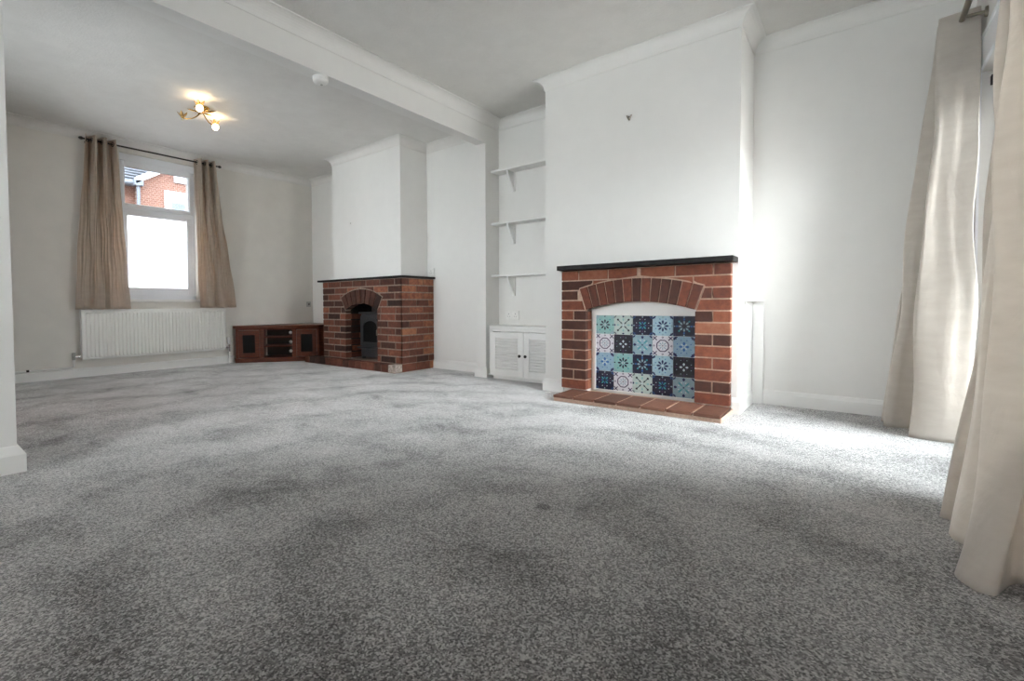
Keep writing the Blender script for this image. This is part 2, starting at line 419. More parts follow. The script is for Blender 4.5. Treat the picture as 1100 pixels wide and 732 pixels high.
sweep([(XL, YB2), (XL, YB1), (XLEFT, YB1)][::-1], [(u, w) for u, w in SKN], 0, 'baseboard_left', M['gloss']) if False else \
    sweep([(XFAR, YB1), (XL, YB1), (XL, YB2), (XLEFT, YB2)][::-1], [(-u, w) for u, w in SKN], 0, 'baseboard_left', M['gloss'])
sweep([(XW, YP), (DX1+.02, YP)], SK, 0, 'baseboard_patio', M['gloss'])

# ------------------------------------------------------------------ far window
YF = YW+.055     # face of the frame
w = MB()
fd = .06
def frame_rect(b, x0, x1, z0, z1, wl, wr, wb, wt, y0, y1, mi=0):
    b.box(x0, x0+wl, y0, y1, z0, z1, mi); b.box(x1-wr, x1, y0, y1, z0, z1, mi)
    b.box(x0+wl, x1-wr, y0, y1, z0, z0+wb, mi); b.box(x0+wl, x1-wr, y0, y1, z1-wt, z1, mi)
w.box(WX0, WX1, YF-.02, YF+.07, WZ1-.075, WZ1)                      # head
w.box(WX0, WX0+.03, YF, YF+.07, WZ0, WZ1); w.box(WX1-.03, WX1, YF, YF+.07, WZ0, WZ1)
w.box(WX0, WX1, YF, YF+.07, WZ0, WZ0+.05); w.box(WX0+.03, WX1-.03, YF, YF+.07, 1.70, 1.75)
window = struct(w.build('window_1', M['upvc'], bevel=.004))
w = MB(); frame_rect(w, WX0+.025, WX1-.025, 1.745, WZ1-.06, .03, .03, .05, .075, YF-.012, YF+.03)
w.build('casement', M['upvc'], window, bevel=.006)
w = MB(); frame_rect(w, WX0+.03, WX1-.03, WZ0+.045, 1.705, .045, .06, .085, .035, YF-.004, YF+.03)
w.build('glazing_bead', M['upvc'], window, bevel=.006)
w = MB(); w.box(WX0+.05, WX1-.05, YF+.02, YF+.026, 1.77, WZ1-.12); w.build('pane', M['glass2'], window)
w = MB(); w.box(WX0+.06, WX1-.06, YF+.02, YF+.026, WZ0+.10, 1.69); o = w.build('pane', M['frost'], window); o['label'] = 'frosted white lower pane'
w = MB(); w.box(WX0-.05, WX1+.05, YW-.035, YW+.06, WZ0-.028, WZ0); w.build('window_sill', M['gloss'], window, bevel=.006)

# ------------------------------------------------------------------ patio door
YD = YP-.21
d = MB(); frame_rect(d, DX0, DX1, 0, DZ, .05, .05, .03, .06, YD-.07, YD)
d.box(DX0-.06, DX1+.06, YP-.003, YP+.012, DZ, DZ+.15); d.box(DX0-.06, DX1+.06, YP-.003, YP+.018, DZ+.13, DZ+.15)
d.box(DX1, DX1+.06, YP-.003, YP+.012, 0, DZ); d.box(DX0-.06, DX0, YP-.003, YP+.012, 0, DZ)
door = struct(d.build('door_1', M['upvc'], bevel=.004))
xm = 2.42
for x0, x1 in ((DX0+.06, xm), (xm, DX1-.06)):
    l = MB(); frame_rect(l, x0, x1, .03, DZ-.07, .07, .07, .10, .07, YD-.055, YD+.012)
    leaf = l.build('door_leaf', M['upvc'], door, bevel=.005)
    g = MB(); g.box(x0+.06, x1-.06, YD-.03, YD-.024, .12, DZ-.13); g.build('pane', M['glass'], leaf)
h = MB(); h.box(DX1-.035, DX1-.001, YP-.055, YP-.028, DZ-.075, DZ-.030); h.tube([(DX1-.018, YP-.055, DZ-.05), (DX1-.018, YP-.085, DZ-.05), (DX1-.018, YP-.088, DZ-.035)], .005)
h.build('latch', M['iron'], door, bevel=.003)
h = MB(); h.box(xm-.06, xm-.03, YD+.012, YD+.02, .92, 1.14); h.tube([(xm-.045, YD+.02, 1.03), (xm-.045, YD+.06, 1.03), (xm-.16, YD+.065, 1.03)], .009)
h.build('door_handle', M['chrome'], door)

# ------------------------------------------------------------------ brick laying
def ring_geometry(yc, half, rise, crown, ringt):
    R = (half*half+rise*rise)/(2*rise); zc = crown-R; ang = math.asin(half/R); Ro = R+ringt
    return R, zc, ang, Ro
def lay_bricks(b, xf, dep, ya, yb_, z0, nrow, ch, open_half, yc, arch, joint=.01, tone=None, jamb_alt=True, jam=None):
    """courses of bricks in the y-z plane facing -x; openings kept clear of the arch ring"""
    R, zc, ang, Ro = arch; spr_z = zc+R*math.cos(ang); out_h = Ro*math.sin(ang); out_z = zc+Ro*math.cos(ang)
    L = .215; H = .1025
    for r in range(nrow):
        za, zb = z0+r*ch+joint/2, z0+(r+1)*ch-joint/2
        odd = r % 2
        # rows below the springing: two jambs
        if zb <= spr_z+.012:
            for (p, q) in ((ya, yc-open_half), (yc+open_half, yb_)):
                wd = q-p
                cuts = [p, q] if odd == 0 and wd < .26 else None
                if cuts is None:
                    k = max(1, round(wd/.11)) if wd < .26 else None
                    if k: cuts = [p+wd*i/2 for i in range(3)] if wd < .26 else None
                if cuts is None:
                    cuts = [p]; x = p+(L if odd else H)
                    while x < q-.05: cuts.append(x); x += L+joint
                    cuts.append(q)
                for i in range(len(cuts)-1):
                    c0 = cuts[i]+(joint/2 if i else 0); c1 = cuts[i+1]-(joint/2 if i < len(cuts)-2 else 0)
                    t = random.random() if tone is None else tone()
                    b.prism([(xf, c0, za), (xf, c1, za), (xf, c1, zb), (xf, c0, zb)], (dep, 0, 0), 0, t)
            continue
        # rows beside / above the arch
        cuts = [ya]; x = ya+(H if odd else L)+random.uniform(-.01, .01)
        while x < yb_-.05: cuts.append(x); x += L+joint
        cuts.append(yb_)
        for i in range(len(cuts)-1):
            c0 = cuts[i]+(joint/2 if i else 0); c1 = cuts[i+1]-(joint/2 if i < len(cuts)-2 else 0)
            def lo(y):
                dy = abs(y-yc)
                if dy < out_h: return zc+math.sqrt((Ro+joint)**2-dy*dy)
                return -9
            def lim(z):   # half width the arch takes at height z
                if z >= zc+Ro+joint: return 0
                if z >= out_z: return math.sqrt(max(0, (Ro+joint)**2-(z-zc)**2))
                return joint + (open_half + (out_h-open_half)*(z-spr_z)/(out_z-spr_z))
            for sgn in (-1, 1):
                # the part of the brick on this side of the arch crown
                if sgn < 0: p, q = c0, min(c1, yc)
                else: p, q = max(c0, yc), c1
                if q-p < .012: continue
                zs = [za+(zb-za)*k/5 for k in range(6)]
                edge = []
                for z in zs:
                    e = yc+sgn*lim(z) if lim(z) > 0 else yc
                    edge.append((min(e, q) if sgn < 0 else max(e, p), z))
                if sgn < 0:
                    poly = [(p, z) for z in (zb, za)] + [(min(q, e), z) for e, z in edge]
                    poly = [(max(p, y), z) for y, z in poly]
                    wtop = poly[-1][0]-p
                else:
                    poly = [(q, z) for z in (zb, za)] + [(max(p, e), z) for e, z in edge]
                    poly = [(min(q, y), z) for y, z in poly]
                    wtop = q-poly[-1][0]
                if wtop < .02: continue
                t = random.random() if tone is None else tone()
                cl = []
                for pt in poly:
                    if not cl or (abs(pt[0]-cl[-1][0])+abs(pt[1]-cl[-1][1])) > 1e-4: cl.append(pt)
                if len(cl) > 2 and abs(cl[0][0]-cl[-1][0])+abs(cl[0][1]-cl[-1][1]) < 1e-4: cl.pop()
                if len(cl) < 3: continue
                b.prism([(xf, y, z) for y, z in cl], (dep, 0, 0), 0, t)
def voussoirs(b, xf, dep, yc, arch, n, joint=.009, tone=None):
    R, zc, ang, Ro = arch
    for i in range(n):
        a0 = -ang+2*ang*i/n; a1 = -ang+2*ang*(i+1)/n
        ja = joint/2/R
        pts = []
        for a, r in ((a0+ja, R), (a1-ja, R), (a1-ja*R/Ro, Ro), (a0+ja*R/Ro, Ro)):
            pts.append((xf, yc+r*math.sin(a), zc+r*math.cos(a)))
        t = random.random() if tone is None else tone()
        b.prism(pts, (dep, 0, 0), 0, t)
def arch_slab(b, x0, x1, ya, yb_, yc, half, zbase, ztop, arch, mi, ov=.0):
    """solid backing with an arched opening, built from columns"""
    R, zc, ang, Ro = arch
    b.box(x0, x1, ya, yc-half, zbase, ztop, mi); b.box(x0, x1, yc+half, yb_, zbase, ztop, mi)
    k = 20
    for i in range(k):
        y0 = yc-half+2*half*i/k; y1 = yc-half+2*half*(i+1)/k
        f = lambda y: zc+math.sqrt(R*R-(y-yc)**2)
        b.prism([(x0, y0, f(y0)), (x0, y1, f(y1)), (x0, y1, ztop), (x0, y0, ztop)], (x1-x0, 0, 0), mi)

# ------------------------------------------------------------------ near fireplace
F1Y0, F1Y1, F1X = .606, 1.739, 3.415
YC1 = 1.175; HALF1 = .371
arch1 = ring_geometry(YC1, HALF1, .058, .708, .16)
fp = thing('brick_fireplace', 'red brick fireplace filled with a blue patterned tile panel under black mantel', 'fireplace', (F1X, YC1, 0))
Z01 = .046; CH1 = (.943-Z01)/12
b = MB()
rb = lambda: min(1, max(0, random.choice((.1, .28, .45, .55, .62, .75, .85))+random.uniform(-.06, .06)))
lay_bricks(b, F1X, .045, F1Y0, F1Y1, Z01, 12, CH1, HALF1, YC1, arch1, tone=rb)
voussoirs(b, F1X-.004, .05, YC1, arch1, 13, tone=lambda: random.uniform(.08, .62))
# reveals of the opening
for s in (-1, 1):
    for r in range(8):
        za, zb = Z01+r*CH1+.005, Z01+(r+1)*CH1-.005
        y0 = YC1+s*HALF1
        b.box(F1X+.046, F1X+.108, min(y0, y0+s*.03), max(y0, y0+s*.03), za, zb, 0, rb()+.25)
arch_slab(b, F1X+.007, XC1-.001, F1Y0+.004, F1Y1-.004, YC1, HALF1+.004, Z01, .943, arch1, 1)
# lining behind
b.box(XC1-.001, F1X+.112, YC1-HALF1-.012, YC1-HALF1-.004, Z01, .66, 1); b.box(XC1-.001, F1X+.112, YC1+HALF1+.004, YC1+HALF1+.012, Z01, .66, 1)
b.build('brick_surround', [M['brick'], M['mortar']], fp)
b = MB(); b.box(3.308, XC1, .576, 1.728, .944, .977); b.build('mantel_shelf', M['black'], fp, bevel=.004)
b = MB()
HX0, HX1, HY0, HY1 = 3.113, F1X+.106, .590, 1.655
nt_ = 7
b.box(HX0+.006, HX1, HY0+.004, HY1-.004, 0, .030, 1)
# front bed course and the clay tiles on top with light joints
for i in range(nt_):
    y0 = HY0+(HY1-HY0)*i/nt_+.006; y1 = HY0+(HY1-HY0)*(i+1)/nt_-.006
    b.box(HX0-.006, F1X-.004, y0, y1, .027, .045, 0, random.random())
b.box(HX0+.03, F1X, HY0+.006, HY1-.006, .026, .041, 1)
b.build('hearth', [M['quarry'], M['mortar']], fp, bevel=.002)
# infill board with arched top
b = MB(); XPAN = F1X+.105
pts = [(XPAN, YC1-HALF1+.003, .045), (XPAN, YC1+HALF1-.003, .045)]
R, zc, ang, Ro = arch1
for i in range(17):
    a = ang-2*ang*i/16
    pts.append((XPAN, YC1+(R-.004)*math.sin(a)*.99, zc+(R-.004)*math.cos(a)))
b.prism(pts, (.012, 0, 0))
# raised bead that frames the tiles
TY0, TY1, TZ0, TZ1 = .826, 1.507, .052, .606
for (y0, y1, z0, z1) in ((TY0-.012, TY0, TZ0-.006, TZ1+.012), (TY1, TY1+.012, TZ0-.006, TZ1+.012), (TY0, TY1, TZ1, TZ1+.012), (TY0, TY1, TZ0-.006, TZ0)):
    b.box(XPAN-.010, XPAN+.002, y0, y1, z0, z1)
b.build('infill_board', M['gloss'], fp, bevel=.002)

# the tile panel: 5 x 4 tiles, pattern inlaid as thin glaze shapes
TC = {}
def tcol(name, rgb): TC[name] = simple('glaze_'+name, srgb(*rgb), .25, nscale=40, namt=.08)
for nme, rgb in dict(teal=(133, 175, 174), sage=(176, 190, 186), navy=(30, 30, 52), pale=(158, 188, 203), black=(34, 33, 42), white=(206, 205, 212),
                     slate=(138, 163, 174), wash=(140, 170, 192), ink=(40, 44, 84), plum=(62, 42, 74), blue=(52, 98, 156), sea=(58, 140, 150), ice=(190, 204, 212)).items(): tcol(nme, rgb)
TN = list(TC); TI = {n: i for i, n in enumerate(TN)}
tp = MB()
def petal2(cx, cy, ang, r0, r1, wd):
    d = Vector((math.cos(ang), math.sin(ang))); p = Vector((-d.y, d.x)); c = Vector((cx, cy))
    return [c+d*r0, c+d*(r0+(r1-r0)*.35)-p*wd*.8, c+d*(r0+(r1-r0)*.7)-p*wd, c+d*r1, c+d*(r0+(r1-r0)*.7)+p*wd, c+d*(r0+(r1-r0)*.35)+p*wd*.8]
def diamond(cx, cy, r): return [Vector((cx+r, cy)), Vector((cx, cy+r)), Vector((cx-r, cy)), Vector((cx, cy-r))]
def disc2(cx, cy, r, k=10): return [Vector((cx+r*math.cos(2*PI*i/k), cy+r*math.sin(2*PI*i/k))) for i in range(k)]
def bar2(x0, y0, x1, y1, wd):
    a, c = Vector((x0, y0)), Vector((x1, y1)); d = (c-a).normalized(); p = Vector((-d.y, d.x))*wd
    return [a-p, c-p, c+p, a+p]
def tile_shapes(k):
    S = []
    def star(n, r0, r1, wd, col, ph=0, c=(0, 0)):
        for i in range(n): S.append((petal2(c[0], c[1], ph+2*PI*i/n, r0, r1, wd), col))
    def corners(col, r, wd=.04, n=5):
        for sx in (-1, 1):
            for sy in (-1, 1):
                base = math.atan2(-sy, -sx)
                for j in range(3):
                    S.append((petal2(sx*.49, sy*.49, base+(j-1)*.62, .05, r, wd), col))
    def mids(col, r0=.30, r1=.46, wd=.035):
        for i in range(4): S.append((petal2(0, 0, i*PI/2, r0, r1, wd), col))
    if k == 0:   # teal, eight dark petals
        bg = 'teal'; star(8, .07, .30, .05, 'navy'); S.append((disc2(0, 0, .06), 'ice')); S.append((disc2(0, 0, .03), 'navy'))
        corners('slate', .2); mids('navy', .40, .49, .04); star(4, .33, .44, .03, 'sea', PI/4)
    elif k == 1:  # sage with a diagonal cross
        bg = 'sage'
        for i in range(4):
            a = PI/4+i*PI/2
            S.append((bar2(.07*math.cos(a), .07*math.sin(a), .42*math.cos(a), .42*math.sin(a), .018), 'navy'))
            S.append((disc2(.40*math.cos(a), .40*math.sin(a), .055), 'black')); S.append((disc2(.16*math.cos(a), .16*math.sin(a), .04), 'black'))
        mids('teal', .2, .36, .05); mids('ink', .40, .5, .06); S.append((diamond(0, 0, .05), 'ice'))
        corners('navy', .13, .025)
    elif k == 2:  # navy with light corner leaves
        bg = 'navy'; corners('blue', .17, .016); star(4, .05, .25, .04, 'sea', PI/4); star(4, .08, .2, .03, 'blue')
        mids('plum', .24, .36, .05); mids('slate', .38, .48, .035); star(8, .30, .36, .02, 'ice', PI/8)
    elif k == 3:  # pale blue star
        bg = 'pale'; star(8, .06, .30, .05, 'ink'); S.append((disc2(0, 0, .055), 'ice')); star(8, .32, .40, .025, 'blue', PI/8)
        corners('ink', .17, .04); mids('slate', .38, .48, .05)
    elif k == 4:  # dark with eight blue and green petals
        bg = 'navy'; star(8, .10, .27, .045, 'slate'); star(4, .26, .40, .045, 'blue'); star(4, .26, .38, .045, 'sea', PI/4)
        S.append((disc2(0, 0, .06), 'black')); corners('ink', .16, .016)
        mids('pale', .41, .48, .03)
    elif k == 5:  # white lace
        bg = 'white'
        oc = [(.30*math.cos(PI/8+i*PI/4), .30*math.sin(PI/8+i*PI/4)) for i in range(8)]
        for i in range(8): S.append((bar2(*oc[i], *oc[(i+1) % 8], .024), 'plum'))
        star(8, .05, .22, .026, 'slate'); S.append((disc2(0, 0, .03), 'plum'))
        for sx in (-1, 1):
            for sy in (-1, 1):
                S.append((bar2(sx*.49, sy*.28, sx*.28, sy*.49, .024), 'plum')); S.append((bar2(sx*.28, sy*.28, sx*.46, sy*.46, .024), 'plum'))
                S.append((disc2(sx*.38, sy*.38, .03), 'ink'))
        for i in range(4):
            a = i*PI/2; S.append((disc2(.42*math.cos(a), .42*math.sin(a), .045), 'plum')); S.append((disc2(.42*math.cos(a), .42*math.sin(a), .022), 'white'))
    elif k == 6:  # black with a small white flower
        bg = 'black'; star(4, .06, .21, .05, 'ice'); star(4, .1, .2, .025, 'plum', PI/4); corners('plum', .18, .016)
        for i in range(8):
            a = PI/8+i*PI/4; S.append((disc2(.36*math.cos(a), .36*math.sin(a), .022), 'slate'))
        mids('plum', .3, .44, .04)
    elif k == 7:  # slate blue snowflake
        bg = 'slate'; star(4, .03, .38, .03, 'sea', PI/4); star(4, .05, .30, .03, 'wash'); mids('ink', .30, .47, .07)
        star(8, .2, .30, .03, 'ice', PI/8); corners('ink', .14, .035); S.append((diamond(0, 0, .05), 'ink'))
    else:         # washed blue with heavy corners
        bg = 'wash'; star(4, .05, .24, .06, 'blue'); star(4, .05, .2, .035, 'ice', PI/4); S.append((diamond(0, 0, .07), 'ice')); S.append((diamond(0, 0, .035), 'blue'))
        corners('ink', .2, .05); star(8, .30, .37, .025, 'blue', PI/8); mids('slate', .38, .49, .05)
    return bg, S
ROWS = [[0, 1, 2, 3, 4], [5, 6, 7, 5, 8], [8, 0, 4, 3, 6], [2, 5, 1, 2, 7]]
tw = (TY1-TY0)/5; th = (TZ1-TZ0)/4; XT = XPAN-.004
for r in range(4):
    for c in range(5):
        bg, S = tile_shapes(ROWS[r][c])
        yc = TY1-(c+.5)*tw; zc_ = TZ1-(r+.5)*th
        tp.box(XT, XPAN+.002, yc-tw/2+.0008, yc+tw/2-.0008, zc_-th/2+.0008, zc_+th/2-.0008, TI[bg])
        for j, (poly, col) in enumerate(S):
            dx = .0004+.00005*j
            tp.prism([(XT-dx, yc-max(-.494, min(.494, p.x))*tw, zc_+max(-.494, min(.494, p.y))*th) for p in poly], (.0006+dx, 0, 0), TI[col])
tp.build('tile_panel', [TC[n] for n in TN], fp)

# ------------------------------------------------------------------ far fireplace
F2Y0, F2Y1, F2X = 3.531, 4.889, 3.446
YC2, HALF2 = 4.187, .273
arch2 = ring_geometry(YC2, HALF2, .072, .718, .155)
f2 = thing('brick_fireplace', 'dark old brick fireplace with an arched opening holding a black stove', 'fireplace', (F2X, YC2, 0))
Z02 = .085; CH2 = (.975-Z02)/12
b = MB()
rb2 = lambda: min(1, max(0, random.choice((.05, .2, .35, .45, .55, .62, .7, .8))+random.uniform(-.08, .08)))
lay_bricks(b, F2X, .09, F2Y0, F2Y1, Z02, 12, CH2, HALF2, YC2, arch2, joint=.014, tone=rb2)
voussoirs(b, F2X-.004, .09, YC2, arch2, 8, tone=lambda: random.uniform(.0, .35))
# side facing the near room (its courses run back to the wall)
for r in range(12):
    za, zb = Z02+r*CH2+.007, Z02+(r+1)*CH2-.007
    cuts = [F2X, F2X+.105, F2X+.315, XW-.003] if r % 2 else [F2X, F2X+.215, F2X+.40, XW-.003]
    for i in range(3):
        if cuts[i+1]-cuts[i] < .02: continue
        b.box(cuts[i]+(.005 if i else 0), cuts[i+1]-.005, F2Y0-.001, F2Y0+.02, za, zb, 0, min(1, rb2()+(.35 if random.random() < .25 else .12)))
    for s in (-1, 1):   # reveals inside the opening
        if zb < .66:
            y0 = YC2+s*HALF2
            for (x0, x1) in (((F2X+.095, F2X+.20), (F2X+.21, F2X+.42)) if r % 2 else ((F2X+.095, F2X+.30), (F2X+.31, F2X+.42))):
                b.box(x0, x1, min(y0, y0+s*.02), max(y0, y0+s*.02), za, zb, 0, rb2())
arch_slab(b, F2X+.004, XC2+.0, F2Y0+.004, F2Y1-.004, YC2, HALF2+.004, Z02, .975, arch2, 1)
b.box(XC2, XW-.004, F2Y0+.004, A2-.0015, Z02, .975, 1); b.box(XC2, XW-.004, B2+.0015, F2Y1-.006, Z02, .975, 1)
b.build('brick_surround', [M['brick2'], M['mortar2']], f2)
# lining of the fire opening
b = MB(); b.box(XC2+.33, XC2+.345, YC2-.32, YC2+.31, .0851, .755)
b.box(XC2, XC2+.33, YC2-.325, YC2-HALF2-.022, .0851, .755); b.box(XC2, XC2+.33, YC2+HALF2+.022, YC2+.312, .0851, .755)
b.box(XC2, XC2+.33, YC2-.325, YC2+.312, .735, .755)
b.build('fire_lining', M['soot'], f2)
b = MB(); b.box(3.415, XC2, 3.505, 4.962, .976, .998); b.box(XC2, XW-.002, 3.505, A2-.002, .976, .998); b.box(XC2, XW-.002, B2+.002, 4.962, .976, .998)
b.build('mantel_shelf', M['black'], f2, bevel=.004)
b = MB()
GX0, GY0, GY1 = 3.341, 3.531, 5.142
b.box(GX0+.008, F2X, GY0+.006, GY1-.006, 0, .078, 1)
b.box(F2X, XC2+.33, YC2-HALF2, YC2+HALF2, 0, .080, 1)
b.box(F2X+.001, XW-.004, GY0+.008, A2-.002, 0, .0845, 1); b.box(F2X+.001, XC2-.002, A2-.002, YC2-HALF2, 0, .0845, 1); b.box(F2X+.001, XC2-.002, YC2+HALF2, F2Y1, 0, .0845, 1)
y = GY0; i = 0
while y < GY1-.04:
    y1 = min(GY1, y+.108); mi = 2 if i == 0 else 0
    b.box(GX0, F2X-.002, y+.004, y1-.006, .006, .084, mi, rb2())
    y = y1; i += 1
for x0, x1 in ((GX0+.11, GX0+.31), (GX0+.32, GX0+.52), (GX0+.53, XW-.006)):
    b.box(x0, x1, GY0, GY0+.02, .006, .0845, 0, min(1, rb2()+.3))
b.build('hearth', [M['brick2'], M['mortar2'], M['whitebrick']], f2, bevel=.003)

# wood-burning stove inside
SX, SY0, SY1, SZ = 3.585, 3.985, 4.392, .085
st = thing('wood_stove', 'black cast iron stove standing inside the dark brick fireplace', 'stove', (SX+.12, YC2, SZ))
b = MB(); b.box(SX+.02, SX+.25, SY0+.015, SY1-.015, SZ+.09, .595); b.build('body', M['iron'], st, bevel=.01)
b = MB(); b.box(SX-.005, SX+.265, SY0-.005, SY1+.005, .596, .620); b.build('top_plate', M['iron'], st, bevel=.008)
b = MB()
yc = (SY0+SY1)/2; z0, z1 = .235, .555
def arch_poly(hw, z0, zs, k=10):
    return [(-hw, z0), (hw, z0)] + [(hw*math.cos(PI*i/k), zs+hw*.55*math.sin(PI*i/k)) for i in range(k+1)]
outer = arch_poly(.155, z0, .475); inner = arch_poly(.115, z0+.04, .455)
n_ = len(outer)
vs = [(SX+.012, yc+p[0], p[1]) for p in outer]+[(SX-.008, yc+p[0]*.97, p[1]) for p in outer]+[(SX-.008, yc+p[0], p[1]) for p in inner]+[(SX+.012, yc+p[0], p[1]) for p in inner]
fs = []
for lay in range(3):
    fs += [(lay*n_+i, lay*n_+(i+1) % n_, (lay+1)*n_+(i+1) % n_, (lay+1)*n_+i) for i in range(n_)]
b.add(vs, fs); b.box(SX+.005, SX+.02, SY0+.02, SY1-.02, .225, .575)
dr = b.build('door', M['iron'], st)
b = MB(); b.prism([(SX+.0035, yc+p[0]*.99, p[1]) for p in inner], (.002, 0, 0)); b.build('door_glass', M['darkglass'], dr)
b = MB(); b.tube([(SX-.008, yc-.14, .36), (SX-.03, yc-.14, .36), (SX-.03, yc-.14, .42)], .006); b.build('door_handle', M['steel'], dr)
b = MB(); b.box(SX-.035, SX+.02, SY0+.005, SY1-.005, .200, .218); b.box(SX+.008, SX+.02, SY0+.03, SY1-.03, .10, .195); b.build('ash_lip', M['iron'], st, bevel=.004)
for sx in (SX+.04, SX+.225):
    for sy in (SY0+.04, SY1-.04):
        b = MB(); b.lathe([(.024, .0005), (.016, .02), (.013, .06), (.022, .092)], (sx, sy, SZ), seg=12); b.lathe([(0, .0005), (.024, .0005)], (sx, sy, SZ), seg=12)
        b.build('leg', M['iron'], st)

# ------------------------------------------------------------------ alcove: louvred cupboard and shelves
CX = 3.70; CY0, CY1 = B1+.002, YB1-.003
cp = thing('alcove_cupboard', 'white louvred two door cupboard built into the alcove beside the tiled fireplace', 'cupboard', (CX, 2.3, 0))
b = MB()
b.box(CX, XW-.002, CY0, CY0+.018, .02, .470); b.box(CX+.062, XW-.002, CY1-.018, CY1, .02, .470)
b.box(CX+.01, XW-.002, CY0+.018, CY1-.02, .03, .045); b.box(XW-.012, XW-.002, CY0+.018, CY1-.02, .045, .470)
b.box(CX, CX+.02, CY1-.088, CY1-.062, .035, .470); b.box(CX, CX+.02, CY0, CY0+.04, .035, .470); b.box(CX, CX+.02, CY0, CY1-.062, .445, .470)
b.box(CX+.03, CX+.045, CY0+.02, CY1-.07, .0, .03)
b.build('carcass', M['gloss'], cp, bevel=.003)
b = MB(); b.box(CX-.018, XW-.002, CY0, CY1-.06, .471, .496); b.box(CX+.062, XW-.002, CY1-.06, CY1, .471, .496)
b.build('worktop', M['gloss'], cp, bevel=.005)
mid = 2.245
for (y0, y1, ks) in ((mid+.002, CY1-.07, -1), (CY0+.02, mid-.002, 1)):
    b = MB(); frame_rect_y = [(y0, y0+.055, .036, .440), (y1-.055, y1, .036, .440), (y0+.055, y1-.055, .036, .10), (y0+.055, y1-.055, .385, .440)]
    for a in frame_rect_y: b.box(CX-.020, CX-.001, *a)
    dd = b.build('door', M['gloss'], cp, bevel=.003)
    b = MB(); n_l = 11
    for i in range(n_l):
        z = .103+(.385-.103)*(i+.5)/n_l
        Mx = Matrix.Translation((CX-.0105, 0, z)) @ Matrix.Rotation(math.radians(44), 4, 'Y')
        b.box(-.0025, .0025, y0+.053, y1-.053, -.0125, .0125, M=Mx)
    b.build('louvre_slats', M['gloss'], dd)
    yk = y0+.028 if ks < 0 else y1-.028
    b = MB(); b.lathe([(0, .028), (.010, .027), (.014, .020), (.012, .013), (.006, .008), (.006, 0)], (CX-.020, yk, .232), (-1, 0, 0), 14)
    o = b.build('knob', M['dark'], dd); o['label'] = 'dark round knob'

for nm, z in (('uppermost white alcove shelf, highest of three, above a triangular bracket', 1.965), ('middle white alcove shelf, between the highest and lowest ones', 1.470), ('lowest white alcove shelf, just above the louvred cupboard and its socket', .977)):
    sh = thing('alcove_shelf', nm, 'shelf', (XW, 2.3, z), 'white shelves in the alcove')
    b = MB(); b.box(3.80, XW-.001, CY0+.003, CY1, z-.020, z); b.build('board', M['gloss'], sh, bevel=.003)
    yb = 2.50
    b = MB(); b.prism([(3.815, yb-.010, z-.021), (3.84, yb-.010, z-.021), (XW-.001, yb-.010, z-.021), (XW-.001, yb-.010, z-.19), (XW-.018, yb-.010, z-.19), (XW-.03, yb-.010, z-.16), (3.82, yb-.010, z-.045)], (0, .020, 0))
    b.box(XW-.016, XW-.001, yb-.016, yb+.016, z-.20, z-.021)
    b.build('bracket', M['gloss'], sh, bevel=.002)

# boxed corner beside the near fireplace
pb = thing('pipe_boxing', 'narrow white boxed panel in the corner right of the tiled fireplace', 'boxing', (XW, .55, 0))
b = MB(); b.box(XW-.03, XW-.001, A1-.075, A1-.0125, 0, .70); b.box(XC1+.20, XW-.03, A1-.012, A1-.001, .0985, .70); b.build('panel', M['gloss'], pb, bevel=.002)
b = MB(); b.box(XC1+.17, XW-.001, A1-.075, A1-.001, .7005, .716); b.build('ledge', M['gloss'], pb, bevel=.003)

# ------------------------------------------------------------------ sockets, nails, alarm
def plate(name, label, cat, c, wid, hgt, nrm, gang, group=None):
    t = thing(name, label, cat, c, group)
    nx = Vector(nrm); side = Vector((-nx.y, nx.x, 0))
    def bx(b, u0, u1, z0, z1, d0, d1):
        Mx = Matrix((( side.x, 0, nx.x, c[0]), (side.y, 0, nx.y, c[1]), (0, 1, 0, c[2]), (0, 0, 0, 1)))
        b.box(u0, u1, z0, z1, d0, d1, M=Mx)
    b = MB(); bx(b, -wid/2, wid/2, -hgt/2, hgt/2, .0005, .010); b.build('faceplate', M['plastic'], t, bevel=.003)
    for i in range(gang):
        u = (i-(gang-1)/2)*wid/gang
        b = MB()
        for (du, dz, w_, h_) in ((0, .018, .005, .009), (-.011, -.006, .007, .004), (.011, -.006, .007, .004)): bx(b, u+du-w_/2, u+du+w_/2, dz-h_/2-.006, dz+h_/2-.006, .0095, .0106)
        b.build('pin_holes', M['dark'], t)
        b = MB(); bx(b, u-.007+.012, u+.007+.012, .018, .036, .0095, .014); b.build('rocker_switch', M['plastic'], t, bevel=.001)
    return t
plate('power_socket', 'white double socket above the louvred cupboard under the lowest shelf', 'socket', (XW, 2.517, .59), .146, .086, (-1, 0, 0), 2)
plate('power_socket', 'white socket on the alcove wall above the right end of dark brick mantel', 'socket', (XW-.0, 3.565, 1.056), .086, .086, (-1, 0, 0), 1)
ae = thing('aerial_socket', 'small pale aerial outlet on the wall above the wooden corner cabinet', 'socket', (3.93, YW, .717))
xa = 3.86
ae.location = (xa, YW, .717)
b = MB(); b.box(xa-.035, xa+.035, YW-.009, YW-.0005, .682, .752); b.build('faceplate', M['grey'], ae, bevel=.003)
b = MB(); b.lathe([(.012, 0), (.012, .008), (.007, .009), (.007, .004), (0, .004)], (xa, YW-.009, .717), (0, -1, 0), 14); b.build('coaxial_port', M['dark'], ae)

